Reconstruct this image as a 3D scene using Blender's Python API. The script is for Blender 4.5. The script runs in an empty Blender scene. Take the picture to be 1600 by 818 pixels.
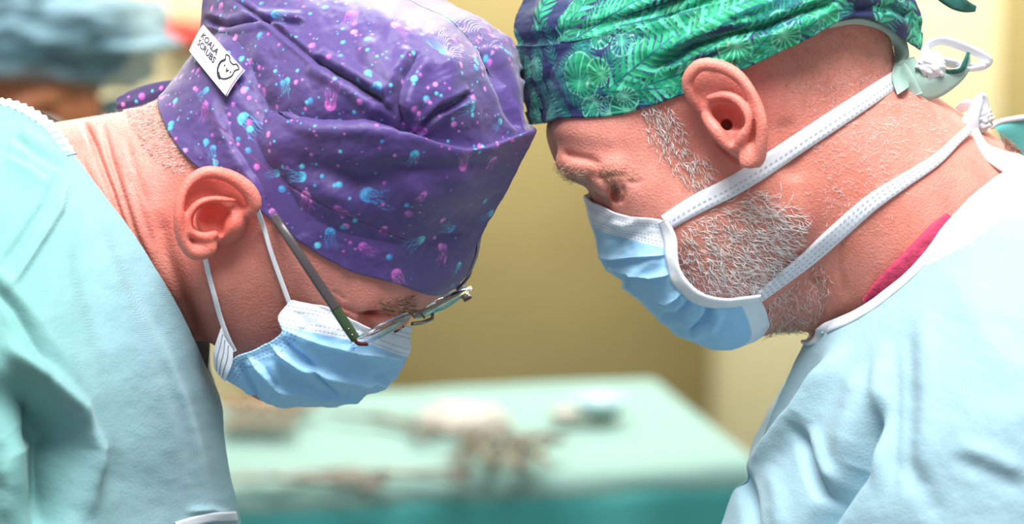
import bpy, math, random
import numpy as np
from mathutils import Vector

random.seed(7)
RNG = np.random.default_rng(11)
scene = bpy.context.scene
COL = scene.collection

# ------------------------------------------------------------------ camera
S = 0.00034                      # metres per pixel in the plane of the two heads
FPX = 6000.0                     # focal length in pixels of the 1600 px wide frame
DIST = FPX * S                   # camera to head plane
PITCH = math.radians(10)
CEN = Vector((0.0, 0.0, 1.43))   # point seen at the centre of the frame
NV = Vector((0, -math.cos(PITCH), math.sin(PITCH)))   # towards the camera
UP = Vector((0, math.sin(PITCH), math.cos(PITCH)))
cam_d = bpy.data.cameras.new('camera')
cam = bpy.data.objects.new('camera', cam_d)
COL.objects.link(cam)
cam.location = CEN + NV * DIST
cam.rotation_euler = (math.pi / 2 - PITCH, 0, 0)
cam_d.sensor_width = 36
cam_d.lens = FPX / 1600 * 36
cam_d.clip_start = 0.05
cam_d.dof.use_dof = True
cam_d.dof.focus_distance = DIST - 130 * S
cam_d.dof.aperture_fstop = 5.4
cam_d.dof.aperture_blades = 0
scene.camera = cam

# ------------------------------------------------------------------ world, lamps, exposure
world = bpy.data.worlds.new('world')
scene.world = world
world.use_nodes = True
world.node_tree.nodes['Background'].inputs[0].default_value = (0.92, 0.96, 1.0, 1)
world.node_tree.nodes['Background'].inputs[1].default_value = 0.34
vs = scene.view_settings
vs.view_transform = 'Standard'
vs.look = 'None'
vs.exposure = 0.5
vs.gamma = 1.0
vs.use_curve_mapping = False
scene.cycles.use_denoising = True
scene.cycles.max_bounces = 8


def area_lamp(name, loc, target, size, power, color=(1, 1, 1), shape='DISK'):
    d = bpy.data.lights.new(name, 'AREA')
    d.shape = shape
    d.size = size
    d.energy = power
    d.color = color
    o = bpy.data.objects.new(name, d)
    COL.objects.link(o)
    o.location = loc
    v = Vector(target) - Vector(loc)
    o.rotation_euler = v.to_track_quat('-Z', 'Y').to_euler()
    return o


area_lamp('operating_lamp_light', (0.0, -0.5, 2.70), (0.02, 0.0, 1.4), 0.9, 34, (1.0, 0.985, 0.96))
area_lamp('background_fill_light', (0.1, 1.9, 2.78), (0.1, 2.5, 0.9), 1.6, 136, (1.0, 0.97, 0.92), 'SQUARE')  # unseen fill, added and aimed to brighten the back wall

# ------------------------------------------------------------------ general helpers
def W(p):
    """model space (pixel x, pixel y, pixels towards the viewer) -> metres"""
    p = np.asarray(p, dtype=np.float64)
    out = np.empty_like(p)
    x = (p[..., 0] - 800) * S
    y = (409 - p[..., 1]) * S
    n = p[..., 2] * S
    out[..., 0] = CEN.x + x
    out[..., 1] = CEN.y + y * UP.y + n * NV.y
    out[..., 2] = CEN.z + y * UP.z + n * NV.z
    return out


def Q(p):
    """a point seen at pixel (x, y) that lies n towards the viewer -> model space"""
    p = np.array(p, dtype=np.float64)
    k = 1 - p[..., 2] / FPX
    p[..., 0] = 800 + (p[..., 0] - 800) * k
    p[..., 1] = 409 + (p[..., 1] - 409) * k
    return p


def ray_at(px, py, z):
    """world point where the ray through a pixel meets height z"""
    o = cam.location
    d = Vector((1, 0, 0)) * (px - 800) + UP * (409 - py) - NV * FPX
    return o + d * ((z - o.z) / d.z)


def ray_depth(px, py, yw):
    """world point where the ray through a pixel meets the plane y = yw"""
    o = cam.location
    d = Vector((1, 0, 0)) * (px - 800) + UP * (409 - py) - NV * FPX
    return o + d * ((yw - o.y) / d.y)


def np_mesh(name, verts, faces, mat, parent=None, smooth=True, color=None, world_space=False):
    """verts (N,3) model space, faces (M,4) or (M,3) int arrays (or list of arrays)"""
    v = np.asarray(verts, dtype=np.float64)
    if not world_space:
        v = W(v)
    if not isinstance(faces, (list, tuple)):
        faces = [faces]
    faces = [np.asarray(f, dtype=np.int32) for f in faces if len(f)]
    me = bpy.data.meshes.new(name)
    me.vertices.add(len(v))
    me.vertices.foreach_set('co', v.astype(np.float32).ravel())
    tot = np.concatenate([np.full(len(f), f.shape[1], np.int32) for f in faces])
    idx = np.concatenate([f.ravel() for f in faces])
    start = np.concatenate([[0], np.cumsum(tot)[:-1]]).astype(np.int32)
    me.loops.add(len(idx))
    me.loops.foreach_set('vertex_index', idx)
    me.polygons.add(len(tot))
    me.polygons.foreach_set('loop_start', start)
    me.polygons.foreach_set('loop_total', tot)
    if smooth:
        me.polygons.foreach_set('use_smooth', np.ones(len(tot), dtype=bool))
    me.update(calc_edges=True)
    me.validate()
    if color is not None:
        a = me.color_attributes.new('tint', 'FLOAT_COLOR', 'POINT')
        c = np.ones((len(v), 4), np.float32)
        c[:, :3] = color
        a.data.foreach_set('color', c.ravel())
    if mat is not None:
        me.materials.append(mat)
    o = bpy.data.objects.new(name, me)
    COL.objects.link(o)
    if parent is not None:
        o.parent = parent
    return o


def empty(name, label=None, cat=None, group=None):
    o = bpy.data.objects.new(name, None)
    o.empty_display_size = 0.02
    COL.objects.link(o)
    tag(o, label, cat, group)
    return o


def tag(o, label=None, cat=None, group=None, kind=None):
    if label: o['label'] = label
    if cat: o['category'] = cat
    if group: o['group'] = group
    if kind: o['kind'] = kind
    return o


def srgb(r, g, b):
    c = np.array([r, g, b], float) / 255
    return tuple(np.where(c <= 0.04045, c / 12.92, ((c + 0.055) / 1.055) ** 2.4))


# ------------------------------------------------------------------ materials
def mat_new(name):
    m = bpy.data.materials.new(name)
    m.use_nodes = True
    nt = m.node_tree
    return m, nt, nt.nodes['Principled BSDF']


def mat(name, col, rough=0.6, metal=0.0, noise=0.0, nscale=60, bump=0.0, bscale=400, sheen=0.0,
        trans=0.0, ior=1.45, spec=0.5, tint=False, weave=0.0, wscale=900, sss=0.0, sssr=(1, .4, .25), sscale=0.004, alpha=1.0):
    m, nt, b = mat_new(name)
    N = nt.nodes
    L = nt.links
    b.inputs['Roughness'].default_value = rough
    b.inputs['Metallic'].default_value = metal
    b.inputs['IOR'].default_value = ior
    b.inputs['Specular IOR Level'].default_value = spec
    b.inputs['Transmission Weight'].default_value = trans
    b.inputs['Sheen Weight'].default_value = sheen
    b.inputs['Alpha'].default_value = alpha
    if sss:
        b.inputs['Subsurface Weight'].default_value = sss
        b.inputs['Subsurface Radius'].default_value = sssr
        b.inputs['Subsurface Scale'].default_value = sscale
    tc = N.new('ShaderNodeTexCoord')
    src = None
    if tint:
        a = N.new('ShaderNodeVertexColor')
        a.layer_name = 'tint'
        src = a.outputs['Color']
    else:
        b.inputs['Base Color'].default_value = (*col, 1)
    if noise:
        nz = N.new('ShaderNodeTexNoise')
        nz.inputs['Scale'].default_value = nscale
        nz.inputs['Detail'].default_value = 6
        L.new(tc.outputs['Object'], nz.inputs['Vector'])
        mr = N.new('ShaderNodeMapRange')
        mr.inputs['From Min'].default_value = 0.3
        mr.inputs['From Max'].default_value = 0.7
        mr.inputs['To Min'].default_value = 1 - noise
        mr.inputs['To Max'].default_value = 1 + noise
        L.new(nz.outputs['Fac'], mr.inputs['Value'])
        mx = N.new('ShaderNodeMix')
        mx.data_type = 'RGBA'
        mx.blend_type = 'MULTIPLY'
        mx.inputs['Factor'].default_value = 1
        if src is not None:
            L.new(src, mx.inputs[6])
        else:
            mx.inputs[6].default_value = (*col, 1)
        L.new(mr.outputs['Result'], mx.inputs[7])
        src = mx.outputs[2]
    if src is not None:
        L.new(src, b.inputs['Base Color'])
    last = None
    if bump:
        nz = N.new('ShaderNodeTexNoise')
        nz.inputs['Scale'].default_value = bscale
        nz.inputs['Detail'].default_value = 4
        L.new(tc.outputs['Object'], nz.inputs['Vector'])
        bp = N.new('ShaderNodeBump')
        bp.inputs['Strength'].default_value = bump
        bp.inputs['Distance'].default_value = 0.001
        L.new(nz.outputs['Fac'], bp.inputs['Height'])
        last = bp
    if weave:
        wv = N.new('ShaderNodeTexWave')
        wv.inputs['Scale'].default_value = wscale
        wv.inputs['Distortion'].default_value = 0.3
        wv.inputs['Detail'].default_value = 1
        mp = N.new('ShaderNodeMapping')
        mp.inputs['Rotation'].default_value = (0.3, 0.7, 0.5)
        L.new(tc.outputs['Object'], mp.inputs['Vector'])
        L.new(mp.outputs['Vector'], wv.inputs['Vector'])
        bp = N.new('ShaderNodeBump')
        bp.inputs['Strength'].default_value = weave
        bp.inputs['Distance'].default_value = 0.0006
        L.new(wv.outputs['Fac'], bp.inputs['Height'])
        if last is not None:
            L.new(last.outputs['Normal'], bp.inputs['Normal'])
        last = bp
    if last is not None:
        L.new(last.outputs['Normal'], b.inputs['Normal'])
    return m


def skin_mat(name, seed):
    m, nt, b = mat_new(name)
    N = nt.nodes
    L = nt.links
    a = N.new('ShaderNodeVertexColor')
    a.layer_name = 'tint'
    tc = N.new('ShaderNodeTexCoord')
    n1 = N.new('ShaderNodeTexNoise')
    n1.inputs['Scale'].default_value = 70 + seed
    n1.inputs['Detail'].default_value = 8
    n1.inputs['Roughness'].default_value = 0.65
    L.new(tc.outputs['Object'], n1.inputs['Vector'])
    cr = N.new('ShaderNodeValToRGB')
    cr.color_ramp.elements[0].position = 0.3
    cr.color_ramp.elements[0].color = (0.88, 0.74, 0.72, 1)
    cr.color_ramp.elements[1].position = 0.72
    cr.color_ramp.elements[1].color = (1.06, 1.06, 1.05, 1)
    L.new(n1.outputs['Fac'], cr.inputs['Fac'])
    mx = N.new('ShaderNodeMix')
    mx.data_type = 'RGBA'
    mx.blend_type = 'MULTIPLY'
    mx.inputs['Factor'].default_value = 1
    L.new(a.outputs['Color'], mx.inputs[6])
    L.new(cr.outputs['Color'], mx.inputs[7])
    L.new(mx.outputs[2], b.inputs['Base Color'])
    b.inputs['Roughness'].default_value = 0.5
    b.inputs['Specular IOR Level'].default_value = 0.4
    b.inputs['Subsurface Weight'].default_value = 0.35
    b.inputs['Subsurface Radius'].default_value = (1.0, 0.32, 0.18)
    b.inputs['Subsurface Scale'].default_value = 0.005
    n2 = N.new('ShaderNodeTexNoise')
    n2.inputs['Scale'].default_value = 900
    n2.inputs['Detail'].default_value = 3
    L.new(tc.outputs['Object'], n2.inputs['Vector'])
    v = N.new('ShaderNodeTexVoronoi')
    v.inputs['Scale'].default_value = 700
    L.new(tc.outputs['Object'], v.inputs['Vector'])
    b1 = N.new('ShaderNodeBump')
    b1.inputs['Strength'].default_value = 0.25
    b1.inputs['Distance'].default_value = 0.0008
    L.new(v.outputs['Distance'], b1.inputs['Height'])
    b2 = N.new('ShaderNodeBump')
    b2.inputs['Strength'].default_value = 0.4
    b2.inputs['Distance'].default_value = 0.0006
    L.new(n2.outputs['Fac'], b2.inputs['Height'])
    L.new(b1.outputs['Normal'], b2.inputs['Normal'])
    L.new(b2.outputs['Normal'], b.inputs['Normal'])
    return m


# ------------------------------------------------------------------ implicit surfaces
def smin(a, b, k):
    h = np.clip(0.5 + 0.5 * (b - a) / k, 0, 1)
    return b + (a - b) * h - k * h * (1 - h)


def smax(a, b, k):
    return -smin(-a, -b, k)


def ell(p, c, r, f=None):
    """ellipsoid; f = 2D unit vector of the first axis in the picture plane"""
    q = p - np.asarray(c, p.dtype)
    if f is not None:
        fx, fy = f
        l = math.hypot(fx, fy)
        fx, fy = fx / l, fy / l
        a = q[:, 0] * fx + q[:, 1] * fy
        b = -q[:, 0] * fy + q[:, 1] * fx
        q = np.stack([a, b, q[:, 2]], 1)
    r = np.asarray(r, p.dtype)
    k0 = np.sqrt(((q / r) ** 2).sum(1)) + 1e-9
    k1 = np.sqrt(((q / r ** 2) ** 2).sum(1)) + 1e-9
    return k0 * (k0 - 1) / k1


def caps(p, a, b, ra, rb=None, flat=1.0):
    """round cone; flat stretches the section in depth"""
    rb = ra if rb is None else rb
    a = np.asarray(a, p.dtype)
    b = np.asarray(b, p.dtype)
    s = np.array([1, 1, 1 / flat], p.dtype)
    pa = (p - a) * s
    ba = (b - a) * s
    h = np.clip((pa @ ba) / (ba @ ba), 0, 1)
    d = np.sqrt(((pa - h[:, None] * ba) ** 2).sum(1))
    return d - (ra + (rb - ra) * h)


def chain(p, pts, rad, k=4.0):
    pts = [np.asarray(q, float) for q in pts]
    if np.isscalar(rad):
        rad = [rad] * len(pts)
    if len(pts) > 2:
        m = 3 * (len(pts) - 1) + 1
        pts = spline(np.array(pts), m)
        rad = spline(np.array(rad, float)[:, None], m)[:, 0]
    out = None
    for i in range(len(pts) - 1):
        d = caps(p, pts[i], pts[i + 1], rad[i], rad[i + 1])
        out = d if out is None else np.minimum(out, d)
    return out


def poly2d(x, y, poly):
    """signed distance to a closed polygon in the picture plane"""
    poly = np.asarray(poly, float)
    d = np.full(x.shape, 1e18)
    s = np.ones(x.shape)
    n = len(poly)
    for i in range(n):
        a = poly[i]
        b = poly[i - 1]
        ex, ey = b - a
        wx = x - a[0]
        wy = y - a[1]
        h = np.clip((wx * ex + wy * ey) / (ex * ex + ey * ey + 1e-12), 0, 1)
        d = np.minimum(d, (wx - ex * h) ** 2 + (wy - ey * h) ** 2)
        c1 = y >= a[1]
        c2 = y < b[1]
        c3 = ex * wy > ey * wx
        flip = (c1 & c2 & c3) | (~c1 & ~c2 & ~c3)
        s = np.where(flip, -s, s)
    return s * np.sqrt(d)


def line2d(x, y, pts):
    """distance to an open polyline, signed side, and place along it 0..1"""
    pts = np.asarray(pts, float)
    best = np.full(x.shape, 1e18)
    side = np.zeros(x.shape)
    tt = np.zeros(x.shape)
    seg = np.hypot(*(pts[1:] - pts[:-1]).T)
    cum = np.concatenate([[0], np.cumsum(seg)])
    for i in range(len(pts) - 1):
        ex, ey = pts[i + 1] - pts[i]
        wx = x - pts[i, 0]
        wy = y - pts[i, 1]
        h = np.clip((wx * ex + wy * ey) / (ex * ex + ey * ey), 0, 1)
        d = (wx - ex * h) ** 2 + (wy - ey * h) ** 2
        m = d < best
        best = np.where(m, d, best)
        side = np.where(m, np.sign(ex * wy - ey * wx), side)
        tt = np.where(m, (cum[i] + h * seg[i]) / cum[-1], tt)
    return np.sqrt(best), side, tt


def spline(pts, m):
    """Catmull-Rom through control points along axis 0"""
    P = np.asarray(pts, float)
    n = len(P)
    ext = np.concatenate([[2 * P[0] - P[1]], P, [2 * P[-1] - P[-2]]])
    t = np.linspace(0, n - 1, m)
    i = np.minimum(t.astype(int), n - 2)
    f = (t - i).reshape((-1,) + (1,) * (P.ndim - 1))
    p0, p1, p2, p3 = ext[i], ext[i + 1], ext[i + 2], ext[i + 3]
    return 0.5 * (2 * p1 + (p2 - p0) * f + (2 * p0 - 5 * p1 + 4 * p2 - p3) * f ** 2 + (3 * p1 - p0 - 3 * p2 + p3) * f ** 3)


def axis(lo, a, b, hi, h, g=1.18, hm=24):
    """grid line positions: step h between a and b, growing outside"""
    mid = list(np.arange(a, b + h * 0.5, h))
    out = list(mid)
    st = h
    while out[-1] < hi:
        st = min(st * g, hm)
        out.append(out[-1] + st)
    st = h
    left = []
    x = a
    while x > lo:
        st = min(st * g, hm)
        x -= st
        left.append(x)
    return np.array(left[::-1] + out)


def surface_net(sdf, xs, ys, zs, refine=1):
    nx, ny, nz = len(xs), len(ys), len(zs)
    F = np.full((nx, ny, nz), 1e3, np.float32)
    lev = [(np.array([(i, j, k) for i in range(0, nx, 16) for j in range(0, ny, 16) for k in range(0, nz, 16)]), 16)]
    blocks, B = lev[0]
    while True:
        lo = blocks
        hi = np.minimum(blocks + B, [nx - 1, ny - 1, nz - 1])
        p0 = np.stack([xs[lo[:, 0]], ys[lo[:, 1]], zs[lo[:, 2]]], 1)
        p1 = np.stack([xs[hi[:, 0]], ys[hi[:, 1]], zs[hi[:, 2]]], 1)
        fc = sdf(((p0 + p1) / 2).astype(np.float32))
        rad = 0.5 * np.linalg.norm(p1 - p0, axis=1)
        near = np.abs(fc) < rad * 1.35 + (10 if B == 16 else 3)
        for (i, j, k), f in zip(lo[~near], fc[~near]):
            F[i:i + B, j:j + B, k:k + B] = 1e3 if f > 0 else -1e3
        blocks = lo[near]
        if B == 4:
            break
        B = 4
        off = np.array([(a, b, c) for a in range(0, 16, 4) for b in range(0, 16, 4) for c in range(0, 16, 4)])
        blocks = (blocks[:, None, :] + off[None]).reshape(-1, 3)
        blocks = blocks[(blocks < [nx, ny, nz]).all(1)]
    off = np.array([(a, b, c) for a in range(4) for b in range(4) for c in range(4)])
    ii = (blocks[:, None, :] + off[None]).reshape(-1, 3)
    ii = ii[(ii < [nx, ny, nz]).all(1)]
    allp = np.stack([xs[ii[:, 0]], ys[ii[:, 1]], zs[ii[:, 2]]], 1).astype(np.float32)
    vals = np.concatenate([sdf(c) for c in np.array_split(allp, max(1, len(allp) // 150000))])
    F[ii[:, 0], ii[:, 1], ii[:, 2]] = vals
    inside = F < 0
    c = np.zeros((nx - 1, ny - 1, nz - 1), np.int8)
    for a in (0, 1):
        for b in (0, 1):
            for d in (0, 1):
                c += inside[a:nx - 1 + a, b:ny - 1 + b, d:nz - 1 + d]
    act = np.argwhere((c > 0) & (c < 8))
    vid = np.full((nx - 1, ny - 1, nz - 1), -1, np.int32)
    vid[act[:, 0], act[:, 1], act[:, 2]] = np.arange(len(act))
    acc = np.zeros((len(act), 3))
    cnt = np.zeros(len(act))
    G = (xs, ys, zs)
    corners = [(a, b, d) for a in (0, 1) for b in (0, 1) for d in (0, 1)]
    for ca in corners:
        for ax in range(3):
            if ca[ax]:
                continue
            cb = list(ca)
            cb[ax] = 1
            ia = act + np.array(ca)
            ib = act + np.array(cb)
            fa = F[ia[:, 0], ia[:, 1], ia[:, 2]]
            fb = F[ib[:, 0], ib[:, 1], ib[:, 2]]
            m = (fa < 0) != (fb < 0)
            t = np.where(m, fa / np.where(m, fa - fb, 1), 0)
            for q in range(3):
                pa = G[q][ia[:, q]]
                pb = G[q][ib[:, q]]
                acc[:, q] += np.where(m, pa + t * (pb - pa), 0)
            cnt += m
    v = acc / cnt[:, None]
    quads = []
    for ax in range(3):
        o1, o2 = [q for q in range(3) if q != ax]
        sl0 = [slice(1, -1)] * 3
        sl1 = [slice(1, -1)] * 3
        n = F.shape[ax]
        sl0[ax] = slice(0, n - 1)
        sl1[ax] = slice(1, n)
        A = inside[tuple(sl0)]
        Bm = inside[tuple(sl1)]
        e = np.argwhere(A != Bm)
        flip = A[e[:, 0], e[:, 1], e[:, 2]]
        base = e.copy()
        base[:, o1] += 1
        base[:, o2] += 1
        q = []
        for d1, d2 in ((0, 0), (1, 0), (1, 1), (0, 1)):
            cc = base.copy()
            cc[:, o1] -= d1
            cc[:, o2] -= d2
            q.append(vid[cc[:, 0], cc[:, 1], cc[:, 2]])
        q = np.stack(q, 1)
        fl = flip if ax != 1 else ~flip
        q[fl] = q[fl][:, ::-1]
        quads.append(q)
    quads = np.concatenate(quads)
    quads = quads[(quads >= 0).all(1)]
    w = v[:, 2] > 0
    if refine and w.any():
        e = 0.6
        u = v[w]
        f0 = sdf(u)
        g = np.stack([(sdf(u + np.eye(3)[a] * e) - f0) / e for a in range(3)], 1)
        step = np.clip(f0 / ((g ** 2).sum(1) + 1e-6), -2, 2)
        v[w] = u - g * step[:, None]
    return v, quads


def grad_normal(sdf, v, e=1.0):
    f0 = sdf(v)
    g = np.stack([(sdf(v + np.eye(3)[a] * e) - f0) / e for a in range(3)], 1)
    return g / (np.linalg.norm(g, axis=1)[:, None] + 1e-9)


def mirror_fn(c0, m):
    m = np.asarray(m, float)
    m = m / np.linalg.norm(m)
    c0 = np.asarray(c0, float)

    def fold(p):
        mm = m.astype(p.dtype)
        d = (p - c0.astype(p.dtype)) @ mm
        return p - np.outer(2 * np.minimum(d, 0), mm)

    def refl(p):
        d = (np.asarray(p, float) - c0) @ m
        return p - 2 * d[..., None] * m
    return fold, refl


# ------------------------------------------------------------------ the two heads as implicit bodies
ML = (-0.30, 0.16, 0.94)
foldL, reflL = mirror_fn((505, 275, 0), ML)
MR = (-0.20, 0.12, 0.97)
foldR, reflR = mirror_fn((1120, 70, 0), MR)


def groove(f, p, pts, depth, width, lo=60, side=0.0):
    """press a crease into a body along a picture plane line on its near side"""
    d, s, t = line2d(p[:, 0], p[:, 1], pts)
    w = width
    fade = np.clip(t / 0.15, 0, 1) * np.clip((1 - t) / 0.15, 0, 1)
    near = np.clip((p[:, 2] - lo) / 40, 0, 1)
    a = np.exp(-(d / w) ** 2) * depth
    if side:
        a = a - np.exp(-((d * s - side * 2.2 * w) / (1.6 * w)) ** 2) * depth * 0.7
    return f + a * fade * near


# left ear
EL_OUT = [Q((x, y, n)) for x, y, n in [(388, 330, 232), (397, 318, 236), (388, 297, 244), (367, 280, 250), (343, 271, 256), (320, 270, 260),
          (298, 283, 266), (284, 306, 272), (279, 338, 274), (282, 367, 266), (293, 387, 254), (309, 394, 244), (326, 388, 232)]]
EL_POLY = [Q((x, y, 250))[:2] for x, y in [(392, 334), (400, 318), (391, 294), (368, 277), (343, 267), (320, 266), (296, 280), (280, 306),
           (275, 338), (278, 368), (290, 390), (309, 400), (326, 397), (338, 380), (352, 366), (364, 350)]]


def ear_left(f, p):
    m = (p[:, 0] > 255) & (p[:, 0] < 430) & (p[:, 1] > 245) & (p[:, 1] < 425) & (p[:, 2] > 120)
    if not m.any():
        return f
    q = p[m]
    x, y, n = q.T
    g = f[m]
    pl = 238 + (x - 345) * -0.36 + (y - 330) * -0.08
    plate = smax(poly2d(x, y, EL_POLY) + 3, np.abs(n - pl + 4) - 6, 6)
    d = smin(plate, chain(q, EL_OUT, [9, 12, 12, 11, 10, 9.5, 9, 8.5, 8, 8.5, 10, 12, 10]), 7)
    foot = ell(q, Q((347, 338, 195)), (40, 44, 52))
    d = smin(d, foot, 14)
    anti = chain(q, [Q((x_, y_, n_)) for x_, y_, n_ in [(296, 360, 262), (295, 338, 264), (312, 318, 262), (338, 312, 254), (366, 314, 244)]], [7, 7, 7, 6, 4])
    d = smin(d, anti, 8)
    scapha = chain(q, [Q((x_, y_, n_)) for x_, y_, n_ in [(293, 325, 277), (304, 303, 272), (325, 291, 266), (348, 293, 260), (366, 303, 252)]], [5, 9, 11, 9, 4])
    d = smax(d, -scapha, 6)
    concha = ell(q, Q((332, 344, 252)), (31, 27, 44), (1, -0.2))
    d = smax(d, -concha, 7)
    slit = chain(q, [Q((350, 318, 244)), Q((378, 323, 240))], [7, 5])
    d = smax(d, -slit, 5)
    tr = ell(q, Q((366, 350, 222)), (15, 20, 20), (1, 0.6))
    d = smin(d, tr, 9)
    at = chain(q, [Q((303, 366, 258)), Q((320, 370, 250)), Q((335, 366, 240))], [6, 7, 6])
    d = smin(d, at, 7)
    lobe = ell(q, Q((312, 384, 238)), (24, 17, 13), (1, 0.1))
    d = smin(d, lobe, 10)
    f = f.copy()
    f[m] = smin(g, d, 9)
    return f


def left_body(p0, plain=False):
    p = foldL(p0)
    f = ell(p, (505, 272, 0), (272, 238, 216), (.57, .82))
    f = smin(f, ell(p, (520, 395, 0), (215, 175, 178), (-.82, .57)), 60)          # face
    f = smax(f, (p[:, 0] - 712) * .52 + (p[:, 1] - 447) * .85, 22)              # slope from forehead to nose
    f = smin(f, caps(p, (352, 430, 115), (440, 560, 40), 68, 58), 50)           # jaw
    f = smin(f, caps(p, (562, 478, 8), (598, 548, 0), 44, 26), 30)             # nose under the mask
    f = smin(f, ell(p, (430, 575, 0), (60, 50, 60)), 40)                          # chin
    f = smin(f, ell(p, (575, 445, 120), (60, 48, 46), (-.82, .57)), 30)           # cheek bone and temple
    brow = chain(p, [Q((560, 462, 142)), Q((610, 466, 112)), Q((650, 463, 66)), Q((668, 457, 46))], [15, 16, 13, 9])
    f = smin(f, brow, 22)
    if plain:
        return smin(f, ell(p, Q((624, 496, 62)), (16, 14, 20)), 10)
    f = smax(f, -ell(p, Q((608, 503, 138)), (46, 17, 52), (1, .15)), 12)
    f = smin(f, ell(p, Q((596, 500, 108)), (34, 17, 26), (1, .15)), 8)            # lid
    f = smin(f, ell(p, Q((624, 496, 62)), (16, 14, 20)), 10)                      # root of the nose
    neck = caps(p0, (420, 316, 0), (-60, 420, -30), 176, 205, flat=0.92)
    f = smin(f, neck, 55)
    t = p0 - np.array([0, 0, 0])
    f = smin(f, ell(t, (-160, 760, -60), (330, 330, 440), (-.5, .86)), 60)        # chest
    f = smin(f, caps(t, (-120, 560, 200), (-160, 900, 330), 150, 110), 60)
    f = smin(f, caps(t, (-120, 560, -330), (-160, 900, -430), 150, 110), 60)
    m = (p[:, 0] > 90) & (p[:, 0] < 700) & (p[:, 1] > 120) & (p[:, 1] < 560) & (p0[:, 2] > 20)
    if m.any():
        g = f[m]
        q = p0[m]
        g = groove(g, q, [(128, 180), (160, 232), (190, 300), (212, 360), (232, 420)], 9, 5, 20)
        g = groove(g, q, [(165, 190), (183, 240), (205, 300), (228, 370), (262, 450)], 7, 5, 20)
        g = groove(g, q, [(140, 250), (165, 300), (190, 345)], 3, 4, 20)
        g = groove(g, q, [(215, 270), (235, 330), (255, 390)], 3, 6, 20)
        g = groove(g, q, [(205, 215), (225, 270), (248, 330)], 2.5, 6, 20)
        g = groove(g, q, [(262, 330), (275, 395), (300, 460), (318, 520)], 6, 12, 20)
        g = groove(g, q, [(520, 458), (540, 476), (566, 486), (600, 486)], 4.5, 3, 20)
        g = groove(g, q, [(527, 452), (548, 466)], 2, 3, 20)
        f = f.copy()
        f[m] = g
    f = ear_left(f, p)
    return f


# right ear
ER_OUT = [Q((x, y, n)) for x, y, n in [(1092, 168, 222), (1078, 148, 232), (1075, 124, 240), (1090, 104, 248), (1110, 101, 254), (1134, 107, 258),
          (1155, 121, 262), (1171, 142, 266), (1183, 166, 268), (1190, 192, 268), (1190, 220, 262), (1185, 245, 252), (1174, 256, 244)]]
ER_POLY = [Q((x, y, 250))[:2] for x, y in [(1080, 165), (1066, 140), (1066, 116), (1083, 97), (1107, 91), (1134, 97), (1158, 112), (1177, 134),
           (1191, 161), (1199, 188), (1199, 221), (1193, 247), (1180, 264), (1164, 264), (1152, 250), (1140, 230), (1118, 205), (1100, 182)]]


def ear_right(f, p):
    m = (p[:, 0] > 1030) & (p[:, 0] < 1230) & (p[:, 1] > 70) & (p[:, 1] < 295) & (p[:, 2] > 110)
    if not m.any():
        return f
    q = p[m]
    x, y, n = q.T
    g = f[m]
    pl = 236 + (x - 1140) * 0.26 + (y - 190) * -0.04
    plate = smax(poly2d(x, y, ER_POLY) + 3, np.abs(n - pl + 4) - 6, 6)
    d = smin(plate, chain(q, ER_OUT, [6, 8, 9.5, 10, 10, 10, 9.5, 9, 9, 9, 9.5, 11, 11]), 6)
    d = smin(d, ell(q, Q((1132, 182, 182)), (50, 34, 46), (-.5, -.87)), 16)
    anti = chain(q, [Q((x_, y_, n_)) for x_, y_, n_ in [(1108, 153, 238), (1132, 149, 248), (1154, 158, 258), (1166, 178, 262), (1167, 198, 260), (1160, 214, 254), (1152, 230, 244)]],
                 [5, 7, 8, 8, 8, 9, 8])
    d = smin(d, anti, 7)
    fossa = chain(q, [Q((1086, 134, 252)), Q((1104, 143, 254))], [8, 8])
    d = smax(d, -fossa, 6)
    scapha = chain(q, [Q((x_, y_, n_)) for x_, y_, n_ in [(1112, 124, 264), (1138, 129, 270), (1160, 145, 276), (1176, 172, 280), (1180, 200, 278)]], [5, 7, 7, 6, 3])
    d = smax(d, -scapha, 6)
    concha = ell(q, Q((1136, 182, 248)), (30, 19, 42), (1, .55))
    d = smax(d, -concha, 6)
    d = smax(d, -chain(q, [Q((1120, 163, 246)), Q((1140, 163, 250))], [6, 7]), 5)
    canal = chain(q, [Q((1137, 193, 240)), Q((1134, 196, 180))], [9, 7])
    d = smax(d, -canal, 4)
    g = smax(g, -canal, 4)
    d = smax(d, -chain(q, [Q((1143, 205, 240)), Q((1149, 222, 244))], [5, 4]), 4)
    tr = chain(q, [Q((1104, 184, 222)), Q((1119, 204, 234)), Q((1134, 224, 236)), Q((1148, 236, 232))], [8, 10, 8, 6])
    d = smin(d, tr, 8)
    lobe = ell(q, Q((1173, 244, 246)), (17, 22, 12), (1, .4))
    d = smin(d, lobe, 9)
    f = f.copy()
    f[m] = smin(g, d, 7)
    f[m] = smax(f[m], -canal, 3)
    return f


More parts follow.
